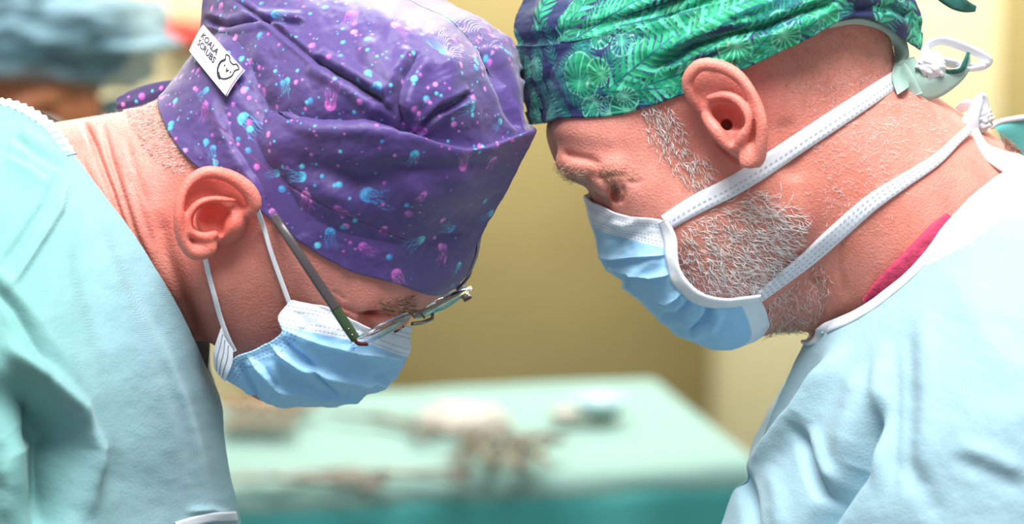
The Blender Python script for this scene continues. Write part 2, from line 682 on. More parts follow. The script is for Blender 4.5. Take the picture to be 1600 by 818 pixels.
def right_body(p0, plain=False):
    p = foldR(p0)
    f = ell(p, (1128, 62, 0), (282, 236, 218), (-.87, .5))
    f = smin(f, ell(p, (1078, 325, 0), (205, 140, 165), (.45, .89)), 60)          # face
    f = smin(f, ell(p, (1010, 232, -10), (146, 56, 160), (.98, .2)), 40)          # forehead
    f = smin(f, caps(p, (896, 205, -58), (904, 246, -50), 36, 33), 40)
    f = smin(f, caps(p, (1212, 325, 105), (1130, 458, 36), 66, 60), 70)           # jaw
    f = smin(f, ell(p, (1125, 470, 0), (60, 55, 60)), 40)
    f = smin(f, caps(p, (962, 312, -30), (985, 385, -40), 26, 36), 30)               # nose under the mask
    f = smin(f, ell(p, (1008, 300, 108), (56, 46, 50), (.45, .89)), 40)           # cheek
    brow = chain(p, [Q((884, 255, 30)), Q((905, 262, 74)), Q((940, 262, 112)), Q((965, 262, 132))], [13, 15, 14, 10])
    f = smin(f, brow, 34)
    if plain:
        return f
    f = smax(f, -ell(p, Q((960, 305, 140)), (14, 8, 44), (.3, .95)), 7)
    f = smin(f, ell(p, Q((941, 287, 92)), (24, 15, 34), (.65, .76)), 6)           # upper lid
    neck = caps(p0, (1235, 215, 0), (1640, 520, -10), 182, 205, flat=0.98)
    f = smin(f, neck, 55)
    f = smin(f, caps(p0, (1150, 440, 0), (1330, 430, 0), 58, 95), 60)
    f = smin(f, ell(p0, (1760, 860, -20), (360, 360, 470), (.5, .86)), 60)
    f = smin(f, caps(p0, (1700, 620, 230), (1640, 1000, 330), 150, 110), 60)
    f = smin(f, caps(p0, (1700, 620, -330), (1640, 1000, -430), 150, 110), 60)
    m = (p0[:, 0] > 840) & (p0[:, 0] < 1500) & (p0[:, 1] > 120) & (p0[:, 1] < 560) & (p0[:, 2] > 10)
    if m.any():
        g = f[m]
        q = p0[m]
        g = groove(g, q, [(878, 240), (896, 247), (918, 252), (938, 262)], 4, 6, 0)
        g = groove(g, q, [(930, 280), (955, 276), (976, 278)], 2.5, 3, 0)
        g = groove(g, q, [(968, 292), (972, 306), (968, 322)], 3, 2.6, 0)
        g = groove(g, q, [(975, 285), (988, 290), (1000, 284)], 2, 3, 0)
        g = groove(g, q, [(1248, 420), (1275, 450), (1282, 500)], 4, 5, 0)
        g = groove(g, q, [(1300, 360), (1300, 420), (1312, 470)], 2.5, 6, 0)
        g = groove(g, q, [(1098, 205), (1120, 235), (1150, 262)], 6, 5, 60)
        g = groove(g, q, [(1210, 190), (1222, 240), (1230, 290)], 4, 16, 60)
        f = f.copy()
        f[m] = g
    f = ear_right(f, p)
    return f


def blob(v, x, y, r):
    k = 6000 / (6000 - v[:, 2])
    px = 800 + (v[:, 0] - 800) * k
    py = 409 + (v[:, 1] - 409) * k
    return np.exp(-(((px - x) / r) ** 2 + ((py - y) / r) ** 2))


def tintmix(c, w, col):
    w = np.clip(w, 0, 1)[:, None]
    return c * (1 - w) + np.array(col) * w


def seen(v):
    k = 6000 / (6000 - v[:, 2])
    return 800 + (v[:, 0] - 800) * k, 409 + (v[:, 1] - 409) * k

# ------------------------------------------------------------------ the two surgeons: bodies
surgeon_l = empty('person', 'surgeon in a purple jellyfish-print cap, glasses and blue mask, bending over', 'person')
surgeon_r = empty('person', 'bearded surgeon in a green leaf-print cap and tied blue mask, looking down', 'person')
skin_l = skin_mat('skin_ruddy', 0)
skin_r = skin_mat('skin_fair', 9)

vL, qL = surface_net(left_body, axis(-420, 100, 730, 800, 3.2), axis(-20, 60, 640, 1000, 3.2), axis(-560, -30, 285, 520, 3.2))
c = np.tile(np.array(srgb(214, 144, 132)), (len(vL), 1))
for x, y, r, w in ((330, 325, 78, .8),):
    c = tintmix(c, w * blob(vL, x, y, r), srgb(240, 112, 98))  # ear: its own redness plus light glowing through, put into the tint
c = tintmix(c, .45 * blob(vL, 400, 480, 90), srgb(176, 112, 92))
c = tintmix(c, .5 * blob(vL, 250, 190, 60), srgb(205, 170, 155))
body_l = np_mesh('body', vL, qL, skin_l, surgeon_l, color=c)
tag(body_l, 'ruddy skin of the head, ear and creased neck')

vR, qR = surface_net(right_body, axis(780, 830, 1580, 2200, 3.2), axis(-250, 20, 540, 1100, 3.2), axis(-560, -30, 285, 520, 3.2))
c = np.tile(np.array(srgb(218, 148, 134)), (len(vR), 1))
c = tintmix(c, .55 * blob(vR, 1330, 300, 150), srgb(212, 126, 108))
c = tintmix(c, .7 * blob(vR, 1140, 175, 80), srgb(232, 128, 118))
c = tintmix(c, .4 * blob(vR, 1150, 400, 90), srgb(205, 150, 135))
body_r = np_mesh('body', vR, qR, skin_r, surgeon_r, color=c)
tag(body_r, 'fair pinkish skin of the head, ear and neck')

# ------------------------------------------------------------------ cloth helpers
def hash2(i, j, s):
    h = np.sin(i * 127.1 + j * 311.7 + s * 74.7) * 43758.5453
    return h - np.floor(h)


def vnoise(x, y, s=0):
    i = np.floor(x)
    j = np.floor(y)
    f = x - i
    g = y - j
    f = f * f * (3 - 2 * f)
    g = g * g * (3 - 2 * g)
    a = hash2(i, j, s) * (1 - f) + hash2(i + 1, j, s) * f
    b = hash2(i, j + 1, s) * (1 - f) + hash2(i + 1, j + 1, s) * f
    return a * (1 - g) + b * g - 0.5


def fbm(x, y, s=0, o=4):
    t = 0
    a = 1.0
    for k in range(o):
        t = t + a * vnoise(x * 2 ** k, y * 2 ** k, s + k)
        a *= 0.5
    return t


def net(ctrl, nv, nu):
    """dense grid through a control grid (rows, columns, 3)"""
    g = spline(np.asarray(ctrl, float), nv)
    return np.swapaxes(spline(np.swapaxes(g, 0, 1), nu), 0, 1)


def grid_normals(P):
    du = np.gradient(P, axis=1)
    dv = np.gradient(P, axis=0)
    n = np.cross(du, dv)
    n /= np.linalg.norm(n, axis=2)[..., None] + 1e-9
    if n[..., 2].mean() < 0:
        n = -n
    return n


def folds(P, items):
    """move a cloth grid along its normals: (line, amount, width, kind)"""
    n = grid_normals(P)
    k = 6000 / (6000 - P[..., 2])
    x = 800 + (P[..., 0] - 800) * k
    y = 409 + (P[..., 1] - 409) * k
    h = np.zeros(x.shape)
    for pts, amp, wid, kind in items:
        pts = np.asarray(pts, float)
        d, s, t = line2d(x, y, pts)
        fade = np.clip(t / 0.12, 0, 1) * np.clip((1 - t) / 0.12, 0, 1)
        fade = fade * fade * (3 - 2 * fade)
        if kind == 'g':                     # soft ridge (+) or valley (-)
            fg = np.clip(t / 0.3, 0, 1) * np.clip((1 - t) / 0.3, 0, 1)
            h += amp * np.exp(-(d / wid) ** 2) * fg * fg * (3 - 2 * fg)
        elif kind == 'c':                   # sharp crease with raised lips
            h += amp * (np.exp(-(d / wid) ** 2) - 0.45 * np.exp(-((d - 2.4 * wid) / (1.5 * wid)) ** 2)) * fade
        elif kind == 's':                   # step: falls sharply on one side, slowly on the other
            u = d * s / wid
            h += amp * np.where(u > 0, np.exp(-u / 3.0), np.exp(u * 2.5)) * fade
    return P + n * h[..., None]


def grid_faces(nv, nu, off=0):
    i = np.arange(nv * nu).reshape(nv, nu)
    return np.stack([i[:-1, :-1], i[:-1, 1:], i[1:, 1:], i[1:, :-1]], -1).reshape(-1, 4) + off


def cloth_object(name, grids, mat_, parent, colors=None, flip=False):
    """several grids as one mesh"""
    V, Fs, Cs = [], [], []
    o = 0
    for gi, P in enumerate(grids):
        V.append(P.reshape(-1, 3))
        Fs.append(grid_faces(P.shape[0], P.shape[1], o))
        if colors is not None:
            Cs.append(colors[gi].reshape(-1, 3))
        o += P.shape[0] * P.shape[1]
    return np_mesh(name, np.concatenate(V), np.concatenate(Fs), mat_, parent,
                   color=np.concatenate(Cs) if colors is not None else None)


def skin_n(body, px, py, hi=320):
    """depth of the near side of a body at pixels, or nan"""
    px = np.asarray(px, float)
    py = np.asarray(py, float)
    n = np.full(px.shape, float(hi))
    ok = np.ones(px.shape, bool)
    for _ in range(110):
        f = body(Q(np.stack([px, py, n], -1)))
        n = np.where(f > 0.4, n - np.maximum(f * 0.8, 0.3), n)
    f = body(Q(np.stack([px, py, n], -1)))
    return np.where((np.abs(f) < 2) & (n > -150), n, np.nan)


def push_out(P, body, gap, sub=None):
    """keep a cloth grid outside a body"""
    f = body(P.reshape(-1, 3)).reshape(P.shape[:2])
    m = f < gap
    if m.any():
        p = P[m]
        g = grad_normal(body, p, 2.0)
        P = P.copy()
        P[m] = p + g * (gap - f[m])[:, None]
    return P


class Painter:
    """flat print on a cloth grid, laid out on the cloth itself"""

    def __init__(self, P, base):
        self.P = P
        self.C = np.tile(np.asarray(base, float), P.shape[:2] + (1,))
        k = 6000 / (6000 - P[..., 2])
        self.x = 800 + (P[..., 0] - 800) * k
        self.y = 409 + (P[..., 1] - 409) * k
        self.n = grid_normals(P)
        self.du = np.linalg.norm(np.gradient(P, axis=1), axis=2)
        self.dv = np.linalg.norm(np.gradient(P, axis=0), axis=2)

    def find(self, px, py):
        d = (self.x - px) ** 2 + (self.y - py) ** 2
        return np.unravel_index(np.argmin(d), d.shape)

    def local(self, ij, ang, R):
        i, j = ij
        wi = int(R / max(self.dv[i, j], 0.15)) + 2
        wj = int(R / max(self.du[i, j], 0.15)) + 2
        wi = min(wi, 260)
        wj = min(wj, 260)
        sl = (slice(max(0, i - wi), i + wi + 1), slice(max(0, j - wj), j + wj + 1))
        q = self.P[sl] - self.P[i, j]
        n = self.n[i, j]
        t = np.array([math.cos(ang), math.sin(ang), 0.0])
        t = t - n * (t @ n)
        t /= np.linalg.norm(t) + 1e-9
        b = np.cross(n, t)
        if b @ np.array([-math.sin(ang), math.cos(ang), 0]) < 0:
            b = -b
        off = q @ n
        a, c = q @ t, q @ b
        bad = (np.abs(off) > .42 * R + 3) | ((self.n[sl] @ n) < .45)
        return sl, np.where(bad, 1e4, a), np.where(bad, 1e4, c)

    def blend(self, sl, w, col):
        w = np.clip(w, 0, 1)[..., None]
        self.C[sl] = self.C[sl] * (1 - w) + np.asarray(col, float) * w


def soft(d, e=0.7):
    return np.clip(0.5 - d / (2 * e), 0, 1)


CY = [srgb(70, 185, 235), srgb(90, 205, 240), srgb(60, 150, 225)]
PK = [srgb(205, 100, 205), srgb(180, 85, 200), srgb(225, 130, 215)]


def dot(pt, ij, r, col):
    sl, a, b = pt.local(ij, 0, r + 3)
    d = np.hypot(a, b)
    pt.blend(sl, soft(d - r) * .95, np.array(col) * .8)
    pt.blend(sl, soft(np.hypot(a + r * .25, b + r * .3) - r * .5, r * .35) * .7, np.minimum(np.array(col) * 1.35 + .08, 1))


def jelly(pt, ij, ang, size, pal, rng):
    L = size * 2.6
    sl, a, b = pt.local(ij, ang, L + 4)
    c0 = np.array(pal[rng.integers(len(pal))])
    c1 = np.array(pal[rng.integers(len(pal))])
    for k in range(6):
        bk = (k - 2.5) * size * .16
        ph = rng.uniform(0, 6)
        ln = size * rng.uniform(1.5, 2.4)
        cl = bk * (1 + a / L * 1.3) + np.sin(a / size * 4.2 + ph) * size * .07
        w = soft(np.abs(b - cl) - size * .028, .6) * np.clip((ln - a) / (size * .8), 0, 1) * (a > 0)
        pt.blend(sl, w * .85, c1 * rng.uniform(.75, 1.15))
    d = np.hypot(a / 1.05, b) - size * .52
    w = soft(d, .8) * (a < size * .18)
    pt.blend(sl, w * .9, c0 * .62)
    rim = np.exp(-((d + size * .07) / (size * .09)) ** 2) * (a < size * .18)
    pt.blend(sl, rim * .8, np.minimum(c0 * 1.25, 1))
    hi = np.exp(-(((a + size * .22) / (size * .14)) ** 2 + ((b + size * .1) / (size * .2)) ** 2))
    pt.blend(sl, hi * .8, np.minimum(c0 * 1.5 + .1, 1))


def rim_grid(P0, body_n, inward, up, m=5):
    """turned-in edge along the first row of a grid"""
    edge = P0[0]
    nxt = P0[6]
    n = grid_normals(P0)[0]
    d = (nxt - edge)
    d /= np.linalg.norm(d, axis=1)[:, None] + 1e-9
    rows = []
    for t in np.linspace(0, 1, m):
        a = t * math.pi
        rows.append(edge - n * inward * (1 - math.cos(a)) * .5 - d * inward * .5 * math.sin(a) + d * (up * max(0, t - .8) * 5))
    return np.stack(rows)


def plane_n(x, y, c, m):
    return -((x - c[0]) * m[0] + (y - c[1]) * m[1]) / m[2]


def cap_ctrl(rows, hw, c, m):
    out = []
    for r, h in zip(rows, hw):
        out.append([Q((x, y, plane_n(x, y, c, m) + w)) for (x, y), w in zip(r, h)])
    return np.array(out)


# ------------------------------------------------------------------ purple cap with jellyfish print
capl_rows = [
    [(277, 150), (271, 182), (288, 229), (331, 269), (386, 304), (446, 354), (522, 402), (612, 434), (706, 443)],
    [(284, 122), (293, 148), (325, 182), (374, 226), (428, 264), (500, 304), (582, 332), (668, 352), (752, 374)],
    [(300, 92), (325, 112), (368, 145), (416, 184), (478, 206), (558, 208), (642, 218), (738, 242), (833, 216)],
    [(303, 84), (331, 102), (376, 132), (424, 168), (484, 190), (562, 196), (648, 211), (738, 228), (822, 205)],
    [(310, 58), (340, 74), (386, 104), (436, 138), (496, 150), (576, 152), (656, 160), (735, 176), (806, 178)],
    [(314, 30), (350, 36), (405, 54), (460, 74), (525, 86), (600, 92), (670, 98), (733, 112), (788, 140)],
    [(316, 0), (362, -12), (428, -2), (490, 10), (555, 20), (620, 30), (678, 46), (724, 70), (766, 104)],
    [(326, -40), (388, -62), (460, -62), (520, -46), (580, -26), (632, -6), (680, 20), (716, 46), (748, 76)]]
capl_hw = [
    [0, 80, 150, 205, 226, 228, 196, 132, 0],
    [0, 88, 160, 214, 240, 244, 220, 148, 0],
    [0, 88, 165, 220, 254, 262, 236, 156, 0],
    [0, 84, 160, 212, 226, 228, 204, 130, 0],
    [0, 84, 162, 216, 244, 250, 220, 142, 0],
    [0, 78, 145, 190, 212, 212, 184, 118, 0],
    [0, 55, 96, 122, 134, 130, 108, 70, 0],
    [0] * 9]
NVC, NUC = 430, 500
g = net(cap_ctrl(capl_rows, capl_hw, (505, 275), ML), NVC, NUC)
g = push_out(g, left_body, 7)
g = folds(g, [
    ([(360, -4), (430, 42), (490, 92), (560, 132), (622, 180)], -6, 3.2, 'c'),
    ([(486, 90), (545, 124), (604, 162)], -15, 6, 'c'),
    ([(650, 202), (690, 172), (740, 144)], -10, 4.5, 'c'),
    ([(634, 205), (622, 165), (632, 122), (655, 80)], -11, 7, 'c'),
    ([(752, 72), (772, 120), (792, 172), (815, 205)], -9, 6, 'c'),
    ([(780, 110), (800, 160), (822, 205)], 8, 8, 'g'),
    ([(338, 150), (385, 232), (440, 318), (480, 372)], -17, 17, 'g'),
    ([(310, 130), (352, 205), (405, 290), (450, 345)], 9, 15, 'g'),
    ([(395, 180), (440, 225), (520, 300), (560, 350)], 10, 24, 'g'),
    ([(420, 215), (480, 262), (560, 285), (640, 275)], -14, 20, 'g'),
    ([(415, 165), (480, 188), (560, 186), (625, 198)], 16, 20, 'g'),
    ([(318, 28), (355, 40), (420, 30), (480, 36)], -8, 4, 'c'),
    ([(395, 60), (430, 120), (440, 160)], 6, 22, 'g'),
    ([(560, 60), (600, 100), (612, 150)], 7, 18, 'g'),
    ([(690, 70), (705, 120), (690, 175)], 9, 20, 'g'),
    ([(600, 300), (680, 310), (770, 290)], 5, 26, 'g'),
    ([(560, 250), (640, 265), (720, 262), (800, 250)], -6, 12, 'g'),
    ([(620, 0), (600, 60), (560, 110)], 6, 16, 'g'),
    ([(313, 157), (345, 200), (381, 233), (440, 285), (502, 318), (590, 356), (687, 391), (740, 398)], -2.2, 2.0, 'g'),
])
xx = (g[..., 0]) / 60
yy = (g[..., 1]) / 60
g = g + grid_normals(g) * (fbm(xx + .4 * yy, yy - .3 * xx, 3, 4) * 7)[..., None]
g = push_out(g, left_body, 5)
pt = Painter(g, srgb(76, 55, 126))
rng = np.random.default_rng(5)
jl = [(575, 304, 15, 21, 0), (381, 186, 40, 19, 0), (471, 276, 180, 15, 0), (479, 306, 95, 15, 1), (516, 363, 85, 14, 0), (527, 326, 50, 12, 1),
      (567, 385, 40, 13, 1), (657, 374, 175, 15, 0), (704, 358, 215, 14, 0), (693, 388, 90, 14, 1), (648, 242, 95, 12, 0), (724, 259, -115, 15, 1),
      (662, 304, 130, 9, 1), (600, 356, 100, 8, 1), (766, 335, 160, 13, 0), (718, 414, 100, 10, 0), (516, 163, -80, 18, 1), (550, 22, 90, 18, 1),
      (693, 79, -120, 16, 0), (738, 166, 190, 15, 0), (322, 140, 150, 10, 0), (333, 232, 95, 10, 0), (448, 127, 95, 12, 0), (320, 165, 80, 13, 1),
      (620, 428, 60, 16, 1), (432, 270, 170, 11, 0), (430, 20, 30, 14, 0), (620, 40, 60, 16, 1), (590, 135, 110, 13, 0), (660, 205, 240, 14, 1),
      (425, 330, 60, 9, 1), (770, 250, 80, 12, 1), (345, 10, 80, 12, 1), (500, -20, 70, 16, 0), (780, 190, 150, 10, 0), (700, 20, 100, 13, 0)]
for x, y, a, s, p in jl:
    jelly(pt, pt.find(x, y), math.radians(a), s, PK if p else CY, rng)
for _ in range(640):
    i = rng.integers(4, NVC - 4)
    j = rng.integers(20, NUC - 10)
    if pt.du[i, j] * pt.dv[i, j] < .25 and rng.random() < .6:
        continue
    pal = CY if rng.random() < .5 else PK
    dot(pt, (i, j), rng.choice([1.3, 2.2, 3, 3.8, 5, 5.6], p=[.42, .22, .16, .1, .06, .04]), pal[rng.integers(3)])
d, s_, t_ = line2d(pt.x, pt.y, [(313, 157), (345, 200), (381, 233), (440, 285), (502, 318), (590, 356), (687, 391), (740, 398)])
pt.blend(np.s_[:, :], soft(d - .5, .6) * .6, srgb(170, 70, 110))
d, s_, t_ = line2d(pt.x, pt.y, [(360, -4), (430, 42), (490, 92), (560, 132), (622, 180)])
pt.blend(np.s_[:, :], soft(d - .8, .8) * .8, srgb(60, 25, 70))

purple = mat('purple_cotton', (1, 1, 1), rough=.42, tint=True, weave=.25, wscale=1400, bump=.15, bscale=1500, sheen=.3, spec=.6)
cap_l = empty('scrub_cap')
cap_l.parent = surgeon_l
tag(cap_l, 'purple cotton cap printed with jellyfish and bubbles')
far = reflL(g[::4, ::4])
rim = rim_grid(g, None, 5, 20)
o = cloth_object('cap_shell', [g, far, rim, rim_grid(far, None, 5, 20)], purple, cap_l,
                 [pt.C, pt.C[::4, ::4], np.tile(pt.C[0], (5, 1, 1)), np.tile(pt.C[0, ::4], (5, 1, 1))])
GCAPL, PTL = g, pt


# ------------------------------------------------------------------ ribbons, tubes
def frame_line(pts, m):
    P = spline(np.asarray(pts, float), m)
    T = np.gradient(P, axis=0)
    T /= np.linalg.norm(T, axis=1)[:, None] + 1e-9
    return P, T


def ribbon_mesh(pts, width, thick, normals=None, m=60, twist=None, taper=None):
    """flat band with real thickness; normals: one vector or one per control point"""
    P, T = frame_line(pts, m)
    if normals is None:
        normals = np.array([0, 0, 1.0])
    normals = np.asarray(normals, float)
    Nn = np.tile(normals, (m, 1)) if normals.ndim == 1 else spline(normals, m)
    Nn = Nn - T * (Nn * T).sum(1)[:, None]
    Nn /= np.linalg.norm(Nn, axis=1)[:, None] + 1e-9
    Bn = np.cross(T, Nn)
    if twist is not None:
        a = spline(np.asarray(twist, float)[:, None], m)[:, 0]
        Nn, Bn = Nn * np.cos(a)[:, None] + Bn * np.sin(a)[:, None], Bn * np.cos(a)[:, None] - Nn * np.sin(a)[:, None]
    w = np.full(m, width / 2.0) if np.isscalar(width) else spline(np.asarray(width, float)[:, None], m)[:, 0] / 2
    sec = [(-1, -.5), (-.94, .5), (-.5, .72), (0, .66), (.5, .72), (.94, .5), (1, -.5), (.5, -.62), (-.5, -.62)]
    V = np.stack([P + Bn * (w * a)[:, None] + Nn * (thick * b) for a, b in sec], 1)
    k = len(sec)
    idx = np.arange(m * k).reshape(m, k)
    F = np.stack([idx[:-1], np.roll(idx, -1, 1)[:-1], np.roll(idx, -1, 1)[1:], idx[1:]], -1).reshape(-1, 4)
    c0 = idx[0]
    caps_ = []
    for row in (idx[0], idx[-1][::-1]):
        for q in range(1, k - 1):
            caps_.append((row[0], row[q], row[q + 1]))
    return V.reshape(-1, 3), [F, np.array(caps_)]


def ribbon(name, pts, width, thick, mat_, parent, **kw):
    v, f = ribbon_mesh(pts, width, thick, **kw)
    return np_mesh(name, v, f, mat_, parent)


def tube_mesh(pts, rad, m=40, k=10, flat=1.0):
    P, T = frame_line(pts, m)
    ref = np.array([0.123, .3, .95])
    Nn = ref - T * (T @ ref)[:, None]
    Nn /= np.linalg.norm(Nn, axis=1)[:, None]
    Bn = np.cross(T, Nn)
    r = np.full(m, rad) if np.isscalar(rad) else spline(np.asarray(rad, float)[:, None], m)[:, 0]
    a = np.linspace(0, 2 * math.pi, k, endpoint=False)
    V = P[:, None] + r[:, None, None] * (Nn[:, None] * np.cos(a)[None, :, None] * flat + Bn[:, None] * np.sin(a)[None, :, None])
    idx = np.arange(m * k).reshape(m, k)
    F = np.stack([idx[:-1], np.roll(idx, -1, 1)[:-1], np.roll(idx, -1, 1)[1:], idx[1:]], -1).reshape(-1, 4)
    caps_ = []
    for row in (idx[0], idx[-1][::-1]):
        for q in range(1, k - 1):
            caps_.append((row[0], row[q], row[q + 1]))
    return V.reshape(-1, 3), [F, np.array(caps_)]


def tube(name, pts, rad, mat_, parent, m=40, k=10, flat=1.0):
    v, f = tube_mesh(pts, rad, m, k, flat)
    return np_mesh(name, v, f, mat_, parent)


def joined(parts):
    V, Fs = [], []
    o = 0
    for v, f in parts:
        V.append(v)
        f = f if isinstance(f, (list, tuple)) else [f]
        Fs += [np.asarray(x) + o for x in f]
        o += len(v)
    return np.concatenate(V), Fs


# tail of the cap tie lying behind the nape
tie_n = np.array([.1, .55, .82])


def tie_strip(name, up, lo, base, spots, m_, parent, nv=26, nu=120):
    G = net([[Q(p) for p in up], [(np.array(Q(p)) + np.array(Q(q))) / 2 + np.array([0, 0, 4]) for p, q in zip(up, lo)], [Q(p) for p in lo]], nv, nu)
    tp_ = Painter(G, base)
    for x, y, r, c_ in spots:
        dot(tp_, tp_.find(x, y), r, c_)
    B_ = G - tie_n * 3
    edge = np.concatenate([G[:1], B_[:1]]), np.concatenate([G[-1:], B_[-1:]])
    return cloth_object(name, [G, B_, edge[0], edge[1]], m_, parent, [tp_.C, tp_.C, np.tile(tp_.C[0], (2, 1, 1)), np.tile(tp_.C[-1], (2, 1, 1))])


tie_strip('cap_tie', [(300, 126, -20), (262, 127, -56), (232, 133, -70), (206, 142, -78), (182, 154, -82)],
          [(300, 140, -10), (266, 146, -46), (240, 158, -60), (212, 166, -70), (183, 172, -78)], srgb(58, 42, 98),
          [(222, 150, 6, PK[1]), (213, 158, 3, CY[0]), (252, 137, 4, PK[0]), (192, 163, 3.4, PK[2]), (264, 136, 3, PK[1]), (238, 142, 2.4, CY[1]), (201, 151, 2.2, PK[0])], purple, cap_l)
tie_strip('cap_tie', [(190, 150, -84), (183, 160, -86), (182, 172, -88), (200, 168, -92), (230, 162, -88)],
          [(186, 152, -84), (181, 164, -86), (184, 181, -88), (198, 176, -92), (226, 170, -88)], srgb(40, 28, 70), [], purple, cap_l)


# sewn-on name label
def on_grid(pt, px, py, lift):
    i, j = pt.find(px, py)
    return pt.P[i, j] + pt.n[i, j] * lift


LC = [(328, 45), (389, 116), (362, 157), (306, 88)]          # corners: top, right, bottom, left


def label_point(a, b, lift):
    """a along the long side 0..1, b across 0..1 (top edge of the writing = 0)"""
    t, r, bo, l = [np.array(q, float) for q in LC]
    p = t * (1 - a) * (1 - b) + r * a * (1 - b) + bo * a * b + l * (1 - a) * b
    c = _c
    q = c[0] * (1 - a) * (1 - b) + c[1] * a * (1 - b) + c[2] * a * b + c[3] * (1 - a) * b
    return q + LN * (lift + 7 * math.sin(math.pi * a) * .6 + 2 * math.sin(math.pi * b))


def on_grid_s(px, py):
    return on_grid(PTL, px, py, 2.5)


_i, _j = PTL.find(347, 101)
LN = PTL.n[_i - 12:_i + 12, _j - 12:_j + 12].reshape(-1, 3).mean(0)
LN /= np.linalg.norm(LN)
_c = [on_grid_s(*q) for q in LC]
_lift = 0
for a in np.linspace(0.1, .9, 9):
    for b in np.linspace(0.1, .9, 5):
        p = label_point(a, b, 0)
        d = ((PTL.P - p) ** 2).sum(2)
        ii = np.unravel_index(np.argmin(d), d.shape)
        _lift = max(_lift, -((p - PTL.P[ii]) @ LN))
_lift = min(_lift, 16) + 1.5
na, nb = 26, 14
top = np.array([[label_point(a, b, _lift + 1.2) for a in np.linspace(0, 1, na)] for b in np.linspace(0, 1, nb)])
bot = np.array([[label_point(a, b, _lift - 2.5) for a in np.linspace(0, 1, na)] for b in np.linspace(0, 1, nb)])
V = np.concatenate([top.reshape(-1, 3), bot.reshape(-1, 3)])
F1 = grid_faces(nb, na)
F2 = grid_faces(nb, na, na * nb)[:, ::-1]
it = np.arange(na * nb).reshape(nb, na)
loop = np.concatenate([it[0], it[1:, -1], it[-1, ::-1][1:], it[::-1, 0][1:-1]])
F3 = np.stack([loop, np.roll(loop, -1), np.roll(loop, -1) + na * nb, loop + na * nb], 1)
white_label = mat('label_satin', srgb(236, 234, 236), rough=.5, weave=.1, wscale=2000)
np_mesh('brand_label', V, [F1, F2, F3], white_label, cap_l)
ink = mat('label_ink', srgb(40, 38, 52), rough=.7)


def text_polys(body, size):
    cu = bpy.data.curves.new('tmp_text', 'FONT')
    cu.body = body
    cu.size = size
    cu.resolution_u = 3
    cu.fill_mode = 'FRONT'
    cu.offset = .028
    to = bpy.data.objects.new('tmp_text', cu)
    COL.objects.link(to)
    dg = bpy.context.evaluated_depsgraph_get()
    me = bpy.data.meshes.new_from_object(to.evaluated_get(dg))
    v = np.array([vv.co[:2] for vv in me.vertices])
    f = [tuple(p.vertices) for p in me.polygons]
    bpy.data.objects.remove(to)
    bpy.data.curves.remove(cu)
    bpy.data.meshes.remove(me)
    return v, f


def tri(f):
    return np.array([(p[0], p[q], p[q + 1]) for p in f for q in range(1, len(p) - 1)])


def label_text(body, a0, b0, width, height):
    v, f = text_polys(body, 1.0)
    v = v - v.min(0)
    v = v / v.max(0)
    pts = np.array([label_point(a0 + x * width, b0 + (1 - y) * height, _lift + 2.0) for x, y in v])
    return pts, [tri(f)]


lets = [label_text('KOALA', .10, .16, .44, .21), label_text('SCRUBS', .10, .42, .47, .20)]
for (v_, f_) in lets:
    np_mesh('lettering', v_, f_, ink, cap_l, smooth=False)


def label_stroke(pts, w):
    P = spline(np.array(pts, float), len(pts) * 5)
    T = np.gradient(P, axis=0)
    asp = np.array([93.0, 48.0])
    T = T * asp
    T /= np.linalg.norm(T, axis=1)[:, None] + 1e-9
    Nn = np.stack([-T[:, 1], T[:, 0]], 1) / asp * w
    A = np.array([label_point(*q, _lift + 2.0) for q in P + Nn])
    B_ = np.array([label_point(*q, _lift + 2.0) for q in P - Nn])
    n = len(A)
    return np.concatenate([A, B_]), [np.array([(i, i + 1, n + i + 1, n + i) for i in range(n - 1)])]


v_, f_ = joined([label_stroke([(.70, .22), (.66, .10), (.72, .06), (.77, .14), (.84, .14), (.88, .06), (.95, .10), (.92, .24), (.93, .42), (.88, .62), (.80, .74), (.72, .66)], 1.0),
                 label_stroke([(.70, .22), (.66, .40), (.68, .62), (.74, .76), (.80, .78)], 1.6),
                 label_stroke([(.80, .36), (.82, .46), (.84, .36)], .9),
                 label_stroke([(.74, .34), (.75, .40)], 1.0), label_stroke([(.88, .34), (.88, .40)], 1.0)])
np_mesh('logo_print', v_, f_, ink, cap_l, smooth=False)
fine_ink = mat('label_fine_ink', srgb(150, 148, 158), rough=.7)
v_, f_ = joined([label_stroke([(.12 + k * .055, .76), (.145 + k * .055, .76), (.16 + k * .055, .765)], .9) for k in range(6)])
np_mesh('fine_print', v_, f_, fine_ink, cap_l, smooth=False)

# ------------------------------------------------------------------ green cap with leaf print
capr_rows = [
    [(831, 192), (876, 188), (945, 177), (1008, 162), (1072, 142), (1162, 106), (1250, 66), (1345, 24), (1438, 76)],
    [(819, 150), (866, 146), (936, 134), (1002, 118), (1066, 98), (1150, 66), (1240, 28), (1342, -12), (1440, 28)],
    [(803, 76), (850, 74), (915, 68), (980, 54), (1050, 32), (1140, 2), (1230, -30), (1335, -60), (1425, -20)],
    [(807, 68), (853, 65), (918, 59), (984, 44), (1054, 22), (1142, -8), (1232, -38), (1335, -66), (1422, -28)],
    [(806, 38), (855, 24), (925, 4), (1000, -16), (1075, -46), (1160, -76), (1250, -96), (1340, -110), (1410, -70)],
    [(840, -60), (900, -90), (970, -120), (1040, -140), (1110, -155), (1180, -165), (1250, -165), (1320, -150), (1380, -110)]]
capr_hw = [
    [0, 98, 160, 196, 218, 230, 214, 146, 0],
    [0, 106, 168, 204, 226, 236, 218, 150, 0],
    [0, 116, 178, 212, 232, 240, 220, 150, 0],
    [0, 104, 164, 198, 220, 230, 212, 144, 0],
    [0, 104, 164, 198, 216, 222, 200, 130, 0],
    [0] * 9]
NVD, NUD = 360, 520
